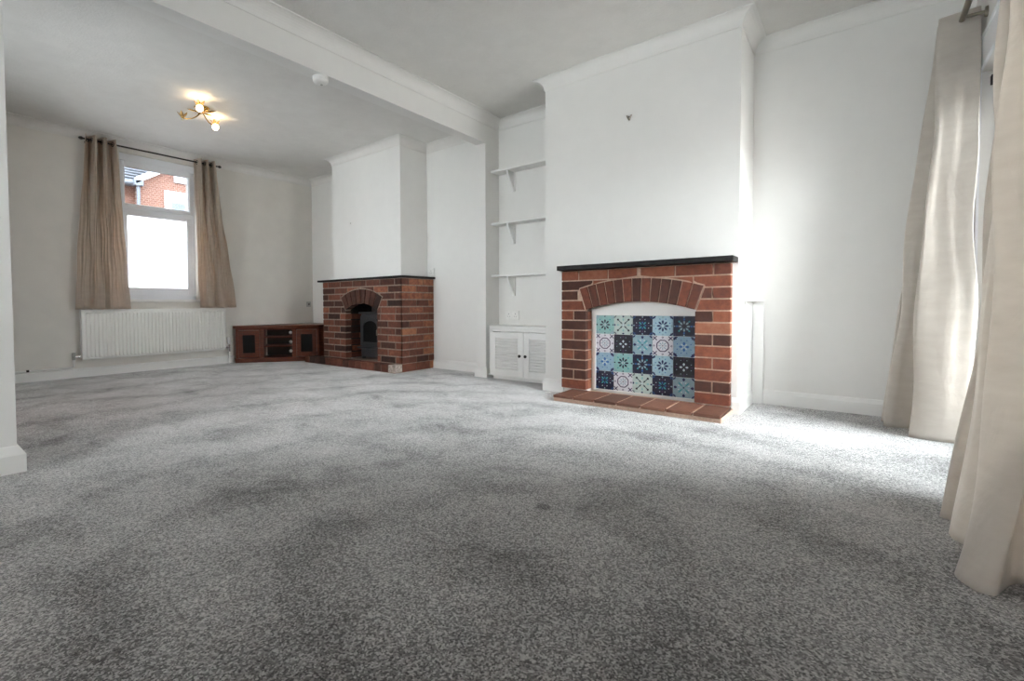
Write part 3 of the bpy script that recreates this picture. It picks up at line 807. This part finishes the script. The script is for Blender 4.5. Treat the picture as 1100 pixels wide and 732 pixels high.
hk = thing('picture_hook', 'tiny bent metal picture hook high on the white chimney breast', 'hook', (XC1, 1.248, 2.006))
b = MB()
for s in (-1, 1): b.tube([(XC1-.002, 1.248, 1.985), (XC1-.006, 1.248+s*.010, 2.004), (XC1-.003, 1.248+s*.016, 2.018)], .0045, 8)
b.tube([(XC1-.001, 1.248, 1.992), (XC1-.012, 1.248, 1.984), (XC1-.016, 1.248, 1.994)], .004, 8)
b.build('hook', M['steel'], hk)
b = MB(); b.lathe([(.0, .004), (.006, .003), (.006, .0)], (XC1-.0055, 1.248, 2.006), (-1, 0, 0), 10); b.build('nail', M['dark'], hk)
nl = MB(); nl.lathe([(0, .008), (.008, .007), (.008, .005), (.003, .005), (.003, 0)], (XC2-.0005, 4.441, 1.642), (-1, 0, 0), 12)
tag(nl.build('wall_nail', M['chrome'], origin=(XC2, 4.441, 1.642)), 'small nail head in the white breast above the dark fireplace', 'nail')

sa = thing('smoke_alarm', 'round white smoke alarm on the underside of the beam', 'smoke alarm', (1.926, 2.726, ZB))
b = MB(); b.lathe([(.0, -.001), (.052, -.001), (.054, -.010), (.052, -.012)], (1.926, 2.726, ZB), seg=28); b.build('base', M['plastic'], sa)
b = MB(); b.lathe([(.050, -.012), (.052, -.020), (.046, -.034), (.030, -.040), (.0, -.041)], (1.926, 2.726, ZB), seg=28); b.build('cover', M['plastic'], sa)
b = MB(); b.lathe([(.009, -.040), (.008, -.044), (0, -.044)], (1.94, 2.735, ZB), seg=12); b.build('test_button', M['grey'], sa)

# ------------------------------------------------------------------ radiator with its pipework
RX0, RX1, RZ0, RZ1 = 1.228, 2.652, .175, .672
RY = YW-.095
ra = thing('radiator', 'long white ribbed panel radiator under the far window', 'radiator', ((RX0+RX1)/2, RY, 0))
b = MB()
nr = 40; pw = (RX1-RX0-.05)/nr; vs = []; prof = []
for i in range(nr):
    x = RX0+.025+i*pw
    prof += [(x, 0), (x+pw*.30, 0), (x+pw*.42, -.011), (x+pw*.88, -.011)]
prof.append((RX1-.025, 0)); prof = [(RX0, .006), (RX0+.006, 0)]+prof+[(RX1-.006, 0), (RX1, .006)]
for z in (RZ0, RZ0+.02, RZ0+.032, RZ1-.045, RZ1-.03, RZ1-.006, RZ1):
    flat = z in (RZ0, RZ0+.02, RZ1-.03, RZ1-.006, RZ1)
    for x, d in prof: vs.append((x, RY+(0 if flat and d < 0 else d)+(.004 if z in (RZ0, RZ1) else 0), z))
m_ = len(prof)
fs = [(r*m_+i, r*m_+i+1, (r+1)*m_+i+1, (r+1)*m_+i) for r in range(6) for i in range(m_-1)]
b.add(vs, fs); b.box(RX0, RX1, RY+.006, RY+.022, RZ0, RZ1)
b.build('panel', M['rad'], ra)
b = MB(); b.box(RX0+.004, RX1-.004, RY+.045, RY+.060, RZ0+.01, RZ1-.01); b.box(RX0, RX0+.004, RY+.004, RY+.062, RZ0+.02, RZ1); b.box(RX1-.004, RX1, RY+.004, RY+.062, RZ0+.02, RZ1)
b.box(RX0+.004, RX1-.004, RY+.022, RY+.045, RZ1-.012, RZ1-.002); b.build('rear_panel', M['rad'], ra, bevel=.002)
for xb in (RX0+.2, RX1-.2):
    b = MB(); b.box(xb-.015, xb+.015, RY+.060, YW-.001, RZ0+.05, RZ1-.05); b.build('wall_bracket', M['rad'], ra)
b = MB(); yv = RY+.03
b.tube([(RX0+.0, yv, RZ0+.035), (RX0-.055, yv, RZ0+.035)], .011, 12); b.tube([(RX0-.012, yv, RZ0+.035), (RX0-.032, yv, RZ0+.035)], .016, 6)
b.build('lockshield_valve', M['chrome'], ra)
b = MB(); b.lathe([(.014, -.03), (.016, -.02), (.017, .03), (.013, .04), (0, .041)], (RX0-.062, yv, RZ0+.035), seg=14); b.lathe([(0, -.03), (.014, -.03)], (RX0-.062, yv, RZ0+.035), seg=14)
b.build('valve_cap', M['grey'], ra)
b = MB(); b.tube([(RX1, yv, RZ0+.03), (RX1+.04, yv, RZ0+.03)], .011, 12); b.tube([(RX1+.042, yv, RZ0+.06), (RX1+.042, yv, RZ0), (RX1+.042, yv, RZ0-.03)], .013, 12)
b.build('thermostat_valve', M['chrome'], ra)
b = MB(); b.lathe([(.014, .03), (.019, .04), (.021, .10), (.016, .115), (0, .117)], (RX1+.042, yv, RZ0+.03), seg=16); b.build('thermostat_head', M['plastic'], ra)
b = MB(); b.tube([(RX1+.042, yv, RZ0-.03), (RX1+.042, yv, .0005)], .010, 10); b.build('pipe', M['gloss'], ra)
b = MB(); b.tube([(RX0-.062, yv, RZ0+.005), (RX0-.062, yv+.01, .115), (RX0-.075, YW-.032, .103), (RX0-.3, YW-.031, .103), (RX0-.65, YW-.031, .103), (XLEFT+.02, YW-.031, .103)], .009, 10)
b.build('pipe', M['gloss'], ra)
b = MB(); b.box(RX0-.415, RX0-.395, YW-.046, YW-.02, .096, .116); b.build('pipe_clip', M['dark'], ra)

# ------------------------------------------------------------------ corner cabinet
TA, TB = Vector((2.765, 5.735)), Vector((3.575, 5.17))
tv = thing('corner_cabinet', 'mahogany corner media cabinet with open shelves between two dark glass doors', 'cabinet', ((TA.x+TB.x)/2+.2, (TA.y+TB.y)/2+.15, 0))
u = (TB-TA).normalized(); nrm = Vector((u.y, -u.x)); W = (TB-TA).length       # nrm points into the corner?
if nrm.dot(Vector((XW, YW))-TA) > 0: nrm = -nrm
# local frame: s along the front, d depth behind the front, z
def T(s, d, z): p = TA+u*s-nrm*d; return (p.x, p.y, z)
Mt = Matrix(((u.x, -nrm.x, 0, TA.x), (u.y, -nrm.y, 0, TA.y), (0, 0, 1, 0), (0, 0, 0, 1)))
def tbox(b, s0, s1, d0, d1, z0, z1, mi=0): b.box(s0, s1, d0, d1, z0, z1, mi, M=Mt)
H = .455
foot = [TA, TB, Vector((XW-.03, 5.19)), Vector((XW-.03, YW-.03)), Vector((2.80, YW-.03))]
def foot_prism(b, z0, z1, grow=0, mi=0):
    f = [TA+nrm*grow-u*grow, TB+nrm*grow+u*grow*.3, Vector((XW-.022, 5.17-grow*.3)), Vector((XW-.022, YW-.022)), Vector((2.79-grow, YW-.022))]
    b.prism([(p.x, p.y, z0) for p in f], (0, 0, z1-z0), mi)
b = MB(); foot_prism(b, H-.028, H, .022); foot_prism(b, H-.040, H-.028, .010); b.build('top', M['wood'], tv, bevel=.004)
b = MB(); foot_prism(b, .0005, .055, .008); b.build('plinth', M['wood'], tv, bevel=.004)
b = MB()
for s0, s1 in ((0, .03), (.275, .325), (W-.325, W-.275), (W-.03, W)): tbox(b, s0, s1, 0, .03, .055, H-.040)
tbox(b, .30, .315, .03, .34, .055, H-.040); tbox(b, W-.315, W-.30, .03, .34, .055, H-.040)
tbox(b, .03, W-.03, 0.002, .028, H-.055, H-.040)
tbox(b, .0, .012, .03, .05, .055, H-.04)
b.prism([(p.x, p.y, .055) for p in (TA, TA-nrm*.02+u*.02, Vector((2.83, YW-.03)), Vector((2.80, YW-.03)))], (0, 0, H-.095))
b.prism([(p.x, p.y, .055) for p in (TB, TB-nrm*.03, Vector((XW-.04, 5.22)), Vector((XW-.03, 5.19)))], (0, 0, H-.095))
b.build('carcass', M['wood'], tv, bevel=.002)
b = MB(); tbox(b, .30, W-.30, .34, .355, .055, H-.040); o = b.build('back_panel', M['dark'], tv); o['label'] = 'back of the open shelves, coloured dark as shade'  # shade of the unlit interior put into a dark colour
for z in (.185, .300):
    b = MB(); tbox(b, .318, W-.318, .03, .335, z, z+.014); b.build('shelf', M['wood'], tv)
for (s0, s1, ks) in ((.032, .273, 1), (W-.273, W-.032, -1)):
    b = MB(); zz0, zz1 = .062, H-.060
    tbox(b, s0, s0+.05, -.006, .016, zz0, zz1); tbox(b, s1-.05, s1, -.006, .016, zz0, zz1); tbox(b, s0+.05, s1-.05, -.006, .016, zz0, zz0+.055); tbox(b, s0+.05, s1-.05, -.006, .016, zz1-.055, zz1)
    dd = b.build('door', M['wood'], tv, bevel=.003)
    b = MB(); tbox(b, s0+.048, s1-.048, .003, .008, zz0+.05, zz1-.05); o = b.build('door_glass', M['darkglass'], dd); o['label'] = 'black smoked glass'
for z in (.13, .245, .36):
    b = MB(); b.lathe([(0, .006), (.018, .005), (.020, 0)], T(W-.345, .022, z), (nrm.x, nrm.y, 0), 16); 
    b.box(W-.345-.02, W-.316, .020, .028, z-.006, z+.006, M=Mt)
    o = b.build('grey_disc', M['grey'], tv)  # round grey discs on tabs beside the right-hand door

# ------------------------------------------------------------------ curtains
def crom(P, t):
    n = len(P)-1; x = min(max(t, 0), 1)*n; i = min(int(x), n-1); f = x-i
    p = [Vector(P[max(0, min(n, i+k))]) for k in (-1, 0, 1, 2)]
    return .5*((2*p[1])+(p[2]-p[0])*f+(2*p[0]-5*p[1]+4*p[2]-p[3])*f*f+(3*p[1]-p[0]-3*p[2]+p[3])*f**3)
def curtain_sheet(top, bot, z1, z0, nu=150, nv=60, ease=1.0, wr=.006, seed=0, hemw=.004, pleat=0):
    rnd = random.Random(seed); ph = [rnd.uniform(0, 6.28) for _ in range(12)]
    b = MB(); vs = []
    for j in range(nv+1):
        v = j/nv
        for i in range(nu+1):
            uu = i/nu
            a, c = crom(top, uu), crom(bot, uu)
            e = v**ease
            p = a.lerp(c, e)
            k = wr*min(1, v*2.5)
            dx = k*(math.sin(uu*31+v*5+ph[0])+.7*math.sin(uu*17-v*9+ph[1])+.6*math.sin(v*23+uu*9+ph[2]))
            dy = k*(math.sin(uu*27-v*6+ph[3])+.7*math.sin(uu*13+v*11+ph[4])+.7*math.sin(v*19-uu*12+ph[5]))
            pl_ = pleat*(math.sin(uu*83+ph[7]+1.2*v)+.6*math.sin(uu*131+ph[8]-.8*v))*(.35+.65*math.sin(PI*min(1, v*1.05)))
            dx += pl_*.5; dy += pl_
            z = z1+(z0-z1)*v
            if j == nv: z += hemw*.25*(1+math.sin(uu*40+ph[6]))
            vs.append((p.x+dx, p.y+dy, z))
    fs = [(j*(nu+1)+i, j*(nu+1)+i+1, (j+1)*(nu+1)+i+1, (j+1)*(nu+1)+i) for j in range(nv) for i in range(nu)]
    b.add(vs, fs, 0, .5, True)
    return b
def make_curtain(label, group, top, bot, z1, z0, pole_y, pole_z, mat, loc, ring_mat, **kw):
    c = thing('curtain', label, 'curtain', loc, group)
    s = curtain_sheet(top, bot, z1, z0, **kw).build('fabric', mat, c)
    sd = s.modifiers.new('thickness', 'SOLIDIFY'); sd.thickness = .003; sd.offset = 0
    # an eyelet wherever the pleats cross the pole
    n = 600; prev = crom(top, 0)
    for i in range(1, n+1):
        q = crom(top, i/n)
        if (prev.y-pole_y)*(q.y-pole_y) <= 0 and (q-prev).length > 0:
            tdir = (q-prev).normalized(); nn = Vector((-tdir.y, tdir.x, 0))
            b = MB(); b.torus((q.x, pole_y, pole_z), nn, .021, .0045); b.build('eyelet', ring_mat, c)
        prev = q
    return c
def zig(x0, x1, yc, amp, n, ph=1):
    return [(x0+(x1-x0)*i/n, yc+(amp if (i+ph) % 2 else -amp)) for i in range(n+1)]
# far window
PYF, PZF = YW-.082, 2.345
make_curtain('taupe eyelet curtain hanging left of the far window above the radiator', 'taupe curtains at the far window', zig(1.295, 1.55, PYF, .055, 6, 0),
             [(1.175, YW-.115), (1.26, YW-.175), (1.33, YW-.125), (1.41, YW-.18), (1.48, YW-.125), (1.56, YW-.19), (1.65, YW-.125)], PZF+.04, .672, PYF, PZF, M['silk2'], (1.42, PYF, .67), M['dark'], nu=130, nv=50, seed=3, wr=.005, pleat=.0042)
make_curtain('taupe eyelet curtain hanging right of the far window nearest the wooden cabinet', 'taupe curtains at the far window', zig(2.345, 2.575, PYF, .055, 6, 1),
             [(2.315, YW-.185), (2.39, YW-.13), (2.46, YW-.185), (2.53, YW-.13), (2.60, YW-.185), (2.67, YW-.13), (2.755, YW-.15)], PZF+.04, .68, PYF, PZF, M['silk2'], (2.5, PYF, .68), M['dark'], nu=130, nv=50, seed=5, wr=.005, pleat=.0042)
rod = thing('curtain_pole', 'slim dark metal curtain pole over the far window', 'curtain pole', (1.95, PYF, PZF))
b = MB(); b.tube([(1.285, PYF, PZF), (2.60, PYF, PZF)], .0085, 12); b.build('rod', M['dark'], rod)
for x, s in ((1.285, -1), (2.60, 1)):
    b = MB(); b.lathe([(.009, 0), (.014, .004), (.016, .015), (.013, .028), (.006, .036), (0, .037)], (x, PYF, PZF), (s, 0, 0), 14); b.build('finial', M['dark'], rod)
for x in (1.335, 2.592-.02):
    b = MB(); b.tube([(x, PYF+.005, PZF-.008), (x, YW-.012, PZF-.012)], .006, 8); b.lathe([(0, .0115), (.02, .010), (.022, 0)], (x, YW-.0005, PZF-.012), (0, -1, 0), 14); b.build('bracket', M['dark'], rod)

# patio door
PYN, PZN = -.367, 2.128
topA = [(3.885, -.42), (3.862, -.300), (3.81, -.43), (3.765, -.292), (3.715, -.432), (3.668, -.287), (3.640, -.43)]
botA = [(3.86, -.35), (3.78, -.11), (3.73, -.23), (3.625, -.100), (3.645, -.34), (3.425, -.195), (3.41, -.415)]
make_curtain('champagne silk curtain drawn into the corner at the right wall beside the patio door', 'champagne curtains at the patio door', topA, botA, PZN+.045, -.003, PYN, PZN, M['silk'], (3.7, PYN, 0), M['dark'], nu=170, nv=80, seed=11, wr=.008, pleat=.004)
topB = [(2.57, -.425), (2.505, -.338), (2.44, -.42), (2.34, -.325), (2.25, -.425), (2.13, -.31), (2.02, -.425), (1.88, -.31), (1.76, -.425), (1.62, -.31), (1.50, -.42)]
botB = [(2.44, -.39), (2.215, -.205), (2.20, -.285), (2.05, -.200), (1.93, -.265), (1.755, -.178), (1.69, -.248), (1.80, -.325), (1.70, -.40), (1.58, -.33), (1.45, -.41)]
make_curtain('champagne silk curtain in the right foreground trailing on the dark carpet', 'champagne curtains at the patio door', topB, botB, PZN+.045, -.003, PYN, PZN, M['silk'], (2.1, PYN, 0), M['dark'], nu=200, nv=90, seed=21, wr=.008, ease=4.0, pleat=.006)
rod = thing('curtain_pole', 'thick pewter curtain pole above the patio door in the top right corner', 'curtain pole', (2.6, PYN, PZN))
b = MB(); b.tube([(1.3, PYN, PZN), (3.875, PYN, PZN)], .0125, 14); b.build('rod', M['steel'], rod)
for x, s in ((1.3, -1), (3.875, 1)):
    b = MB(); b.lathe([(.013, 0), (.018, .004), (.020, .018), (.012, .03), (0, .033)], (x, PYN, PZN), (s, 0, 0), 16); b.build('finial', M['steel'], rod)
for x in (1.42, 2.72, 3.60):
    b = MB(); b.tube([(x, PYN-.008, PZN-.004), (x, YP+.010, PZN-.006)], .008, 10); b.lathe([(0, .011), (.024, .010), (.026, 0)], (x, YP+.0005, PZN-.006), (0, 1, 0), 16); b.build('bracket', M['steel'], rod)

# ------------------------------------------------------------------ ceiling light
LC = Vector((1.85, 4.375, ZC2))
cl = thing('ceiling_light', 'small brass flower ceiling light with two glowing bulbs on the far ceiling', 'ceiling light', LC)
b = MB(); b.lathe([(0, -.001), (.058, -.001), (.060, -.008), (.048, -.022), (.020, -.030), (.014, -.045), (0, -.046)], LC, seg=24); b.build('canopy', M['brass'], cl)
arms = [(Vector((1.742, 4.165, 2.36)), True), (Vector((2.015, 4.49, 2.36)), True), (Vector((1.735, 4.50, 2.355)), False)]
def leaf(b, base, d, up, ln, wd, mi=0):
    d = d.normalized(); s = d.cross(up).normalized(); n_ = s.cross(d).normalized(); vs = []; K = 6
    for i in range(K+1):
        t = i/K; wv = wd*math.sin(PI*min(1, t*.92+.06))
        c = base+d*ln*t+n_*(.35*ln*t*t)
        vs += [c-s*wv+n_*wv*.3, c, c+s*wv+n_*wv*.3]
    fs = []
    for i in range(K): fs += [(i*3, i*3+1, i*3+4, i*3+3), (i*3+1, i*3+2, i*3+5, i*3+4)]
    b.add(vs, fs, mi, .5, True)
for p, lit in arms:
    st_ = LC+Vector((0, 0, -.036)); midp = (st_+p)/2+Vector((0, 0, -.035))
    b = MB(); b.tube([st_, st_.lerp(midp, .6)+Vector((0, 0, -.008)), midp, midp.lerp(p, .6)+Vector((0, 0, -.012)), p+Vector((0, 0, -.004))], .005, 8)
    arm = b.build('arm', M['brass'], cl)
    out = Vector((p.x-LC.x, p.y-LC.y, 0)).normalized()
    b = MB()
    for i in range(5):
        a = 2*PI*i/5+.3
        leaf(b, p+Vector((0, 0, -.008)), Vector((math.cos(a), math.sin(a), .55)), Vector((0, 0, 1)), .062, .015)
    fl = b.build('flower_shade', M['petal'], arm)
    sd = fl.modifiers.new('thickness', 'SOLIDIFY'); sd.thickness = .002
    b = MB(); b.lathe([(.0, -.012), (.010, -.010), (.011, .004)], p, seg=12); b.build('lamp_holder', M['brass'], arm)
    b = MB(); b.sphere(p+Vector((0, 0, -.006)) + Vector((0, 0, -.012)), .028 if lit else .012, 16, 10)
    o = b.build('bulb', M['bulb'] if lit else M['bulb_off'], arm)
    if lit: o['label'] = 'glowing warm bulb'
b = MB()
for a, ln in ((.4, .10), (1.5, .08), (2.7, .10), (3.7, .09), (4.7, .07), (5.5, .10)):
    leaf(b, LC+Vector((.012*math.cos(a), .012*math.sin(a), -.040)), Vector((math.cos(a), math.sin(a), -.25)), Vector((0, 0, 1)), ln, .018)
lf = b.build('leaves', M['brass'], cl); sd = lf.modifiers.new('thickness', 'SOLIDIFY'); sd.thickness = .002
for i, (p, lit) in enumerate(arms):
    if lit:
        L = bpy.data.lights.new('bulb_glow', 'POINT'); L.energy = .38; L.color = (1, .70, .36); L.shadow_soft_size = .006
        o = bpy.data.objects.new('bulb_glow', L); COL.objects.link(o); o.location = p+Vector((0, 0, .014)); L.shadow_soft_size = .004

# ------------------------------------------------------------------ outside
b = MB(); b.box(XLEFT-7, XW+8, YP-.28, YW+.28, ZC+.16, 5.6)
b.prism([(XLEFT-7, YP-.5, 5.6), (XLEFT-7, YW+.5, 5.6), (XLEFT-7, 2.7, 8.0)], (XW-XLEFT+15, 0, 0))
struct(b.build('wall_upper_blocker', M['extbrick']))  # unseen upper storey, added to keep sky light off the house opposite
b = MB(); b.box(-30, 30, YW+.3, 40, -.6, -.15); o = struct(b.build('ground_street', M['concrete']))
b = MB(); b.box(-30, 30, -30, YP-.3, -.3, -.12); o = struct(b.build('ground_patio', M['paving']))
gw = MB(); gw.box(-6, 10, -6.3, -6.1, -.12, 1.7); gw.box(-6, 10, -6.34, -6.06, 1.7, 1.78)
struct(gw.build('wall_garden_bounce', M['render']))  # unseen wall, added in white to bounce daylight towards the patio door
YH = 15.0
hs = thing('neighbouring_house', 'red brick terraced house across the street seen through the far window', 'house', (6, YH, -.15))
b = MB(); b.prism([(4.60, YH, -.15), (12, YH, -.15), (12, YH, 6.2), (7.0, YH, 5.65), (4.60, YH, 4.15)], (0, 6, 0)); b.build('gable_wall', M['extbrick'], hs)
b = MB(); b.box(-3, 4.60, YH+.35, YH+6, -.15, 4.12); b.build('side_wall', M['extbrick'], hs)
b = MB()
for k in range(10):   # courses of slates on the low roof beside the gable
    y0 = YH+.15+k*.22; z0 = 4.10+k*.13
    b.box(-3, 4.62+k*.17, y0, y0+.30, z0, z0+.03, M=None)
b.prism([(-3, YH+.15, 4.06), (-3, YH+2.4, 5.40), (-3, YH+2.4, 4.06)], (9, 0, 0))
b.build('roof', M['slate'], hs)
b = MB(); b.prism([(4.50, YH-.14, 4.06), (4.50, YH-.14, 4.24), (7.0, YH-.14, 5.80), (7.0, YH-.14, 5.62)], (0, .16, 0)); b.build('bargeboard', M['upvc'], hs)
b = MB(); b.tube([(-3, YH+.12, 4.10), (4.55, YH+.02, 4.10)], .06, 10); b.box(4.46, 4.68, YH-.14, YH+.1, 4.02, 4.16); b.build('gutter', M['gutter'], hs)
b = MB(); b.tube([(4.57, YH-.05, 4.05), (4.57, YH-.05, -.15)], .045, 10); b.build('downpipe', M['gutter'], hs)
b = MB(); b.box(5.24, 6.9, YH-.05, YH+.02, 2.4, 4.02); wf = b.build('window_frame', M['upvc'], hs)
for x in (5.40, 5.95, 6.45):
    b = MB(); b.box(x, x+.38, YH-.058, YH-.05, 2.55, 3.70); b.build('pane', M['gutter'], wf)
b = MB(); b.box(5.50, 5.86, YH-.05, YH+.02, 4.29, 4.47); b.build('vent', M['upvc'], hs)

# ------------------------------------------------------------------ daylight
wd = bpy.data.worlds.new('overcast_sky'); SC.world = wd; wd.use_nodes = True
nt = wd.node_tree; bg = nt.nodes['Background']
# overcast sky, brightest towards the clouded sun on the -x side
tc = N(nt, 'ShaderNodeTexCoord'); dt = N(nt, 'ShaderNodeVectorMath', operation='DOT_PRODUCT')
dt.inputs[1].default_value = Vector((-.42, -1, .45)).normalized()
nt.links.new(tc.outputs['Generated'], dt.inputs[0])
rs = ramp(nt, [(0, (.36, .373, .39, 1)), (.55, (.42, .435, .45, 1)), (1, (.965, .985, 1, 1))])
mr = N(nt, 'ShaderNodeMapRange'); mr.inputs['From Min'].default_value = -1; mr.inputs['From Max'].default_value = 1
nt.links.new(dt.outputs['Value'], mr.inputs['Value']); nt.links.new(mr.outputs['Result'], rs.inputs['Fac'])
nt.links.new(rs.outputs['Color'], bg.inputs['Color']); bg.inputs['Strength'].default_value = 14.5

# ------------------------------------------------------------------ camera
f, yaw, pitch, roll, cx, cy = 516.908, .71880, -.02970, -.0068, 472.738, 343.479
cam = bpy.data.cameras.new('camera'); co = bpy.data.objects.new('camera', cam); COL.objects.link(co)
cam.sensor_width = 36; cam.sensor_fit = 'HORIZONTAL'; cam.lens = f/1100*36
cam.shift_x = (550-cx)/1100; cam.shift_y = (cy-366)/1100
cam.clip_start = .02; cam.clip_end = 200
fw0 = Vector((math.cos(yaw), math.sin(yaw), 0)); r0 = Vector((math.sin(yaw), -math.cos(yaw), 0)); up0 = Vector((0, 0, 1))
fw = fw0*math.cos(pitch)+up0*math.sin(pitch); up1 = -fw0*math.sin(pitch)+up0*math.cos(pitch)
rt = r0*math.cos(roll)+up1*math.sin(roll); up = -r0*math.sin(roll)+up1*math.cos(roll)
mw = Matrix((rt, up, -fw)).transposed().to_4x4(); mw.translation = (0, 0, EYE)
co.matrix_world = mw
SC.camera = co

vs_ = SC.view_settings
vs_.view_transform = 'Standard'; vs_.look = 'None'; vs_.gamma = 1; vs_.use_curve_mapping = False; vs_.exposure = 1.12
cy_ = SC.cycles
cy_.use_denoising = True; cy_.max_bounces = 10; cy_.diffuse_bounces = 8; cy_.glossy_bounces = 4; cy_.transparent_max_bounces = 12
cy_.sample_clamp_indirect = 6; cy_.caustics_reflective = False; cy_.caustics_refractive = False
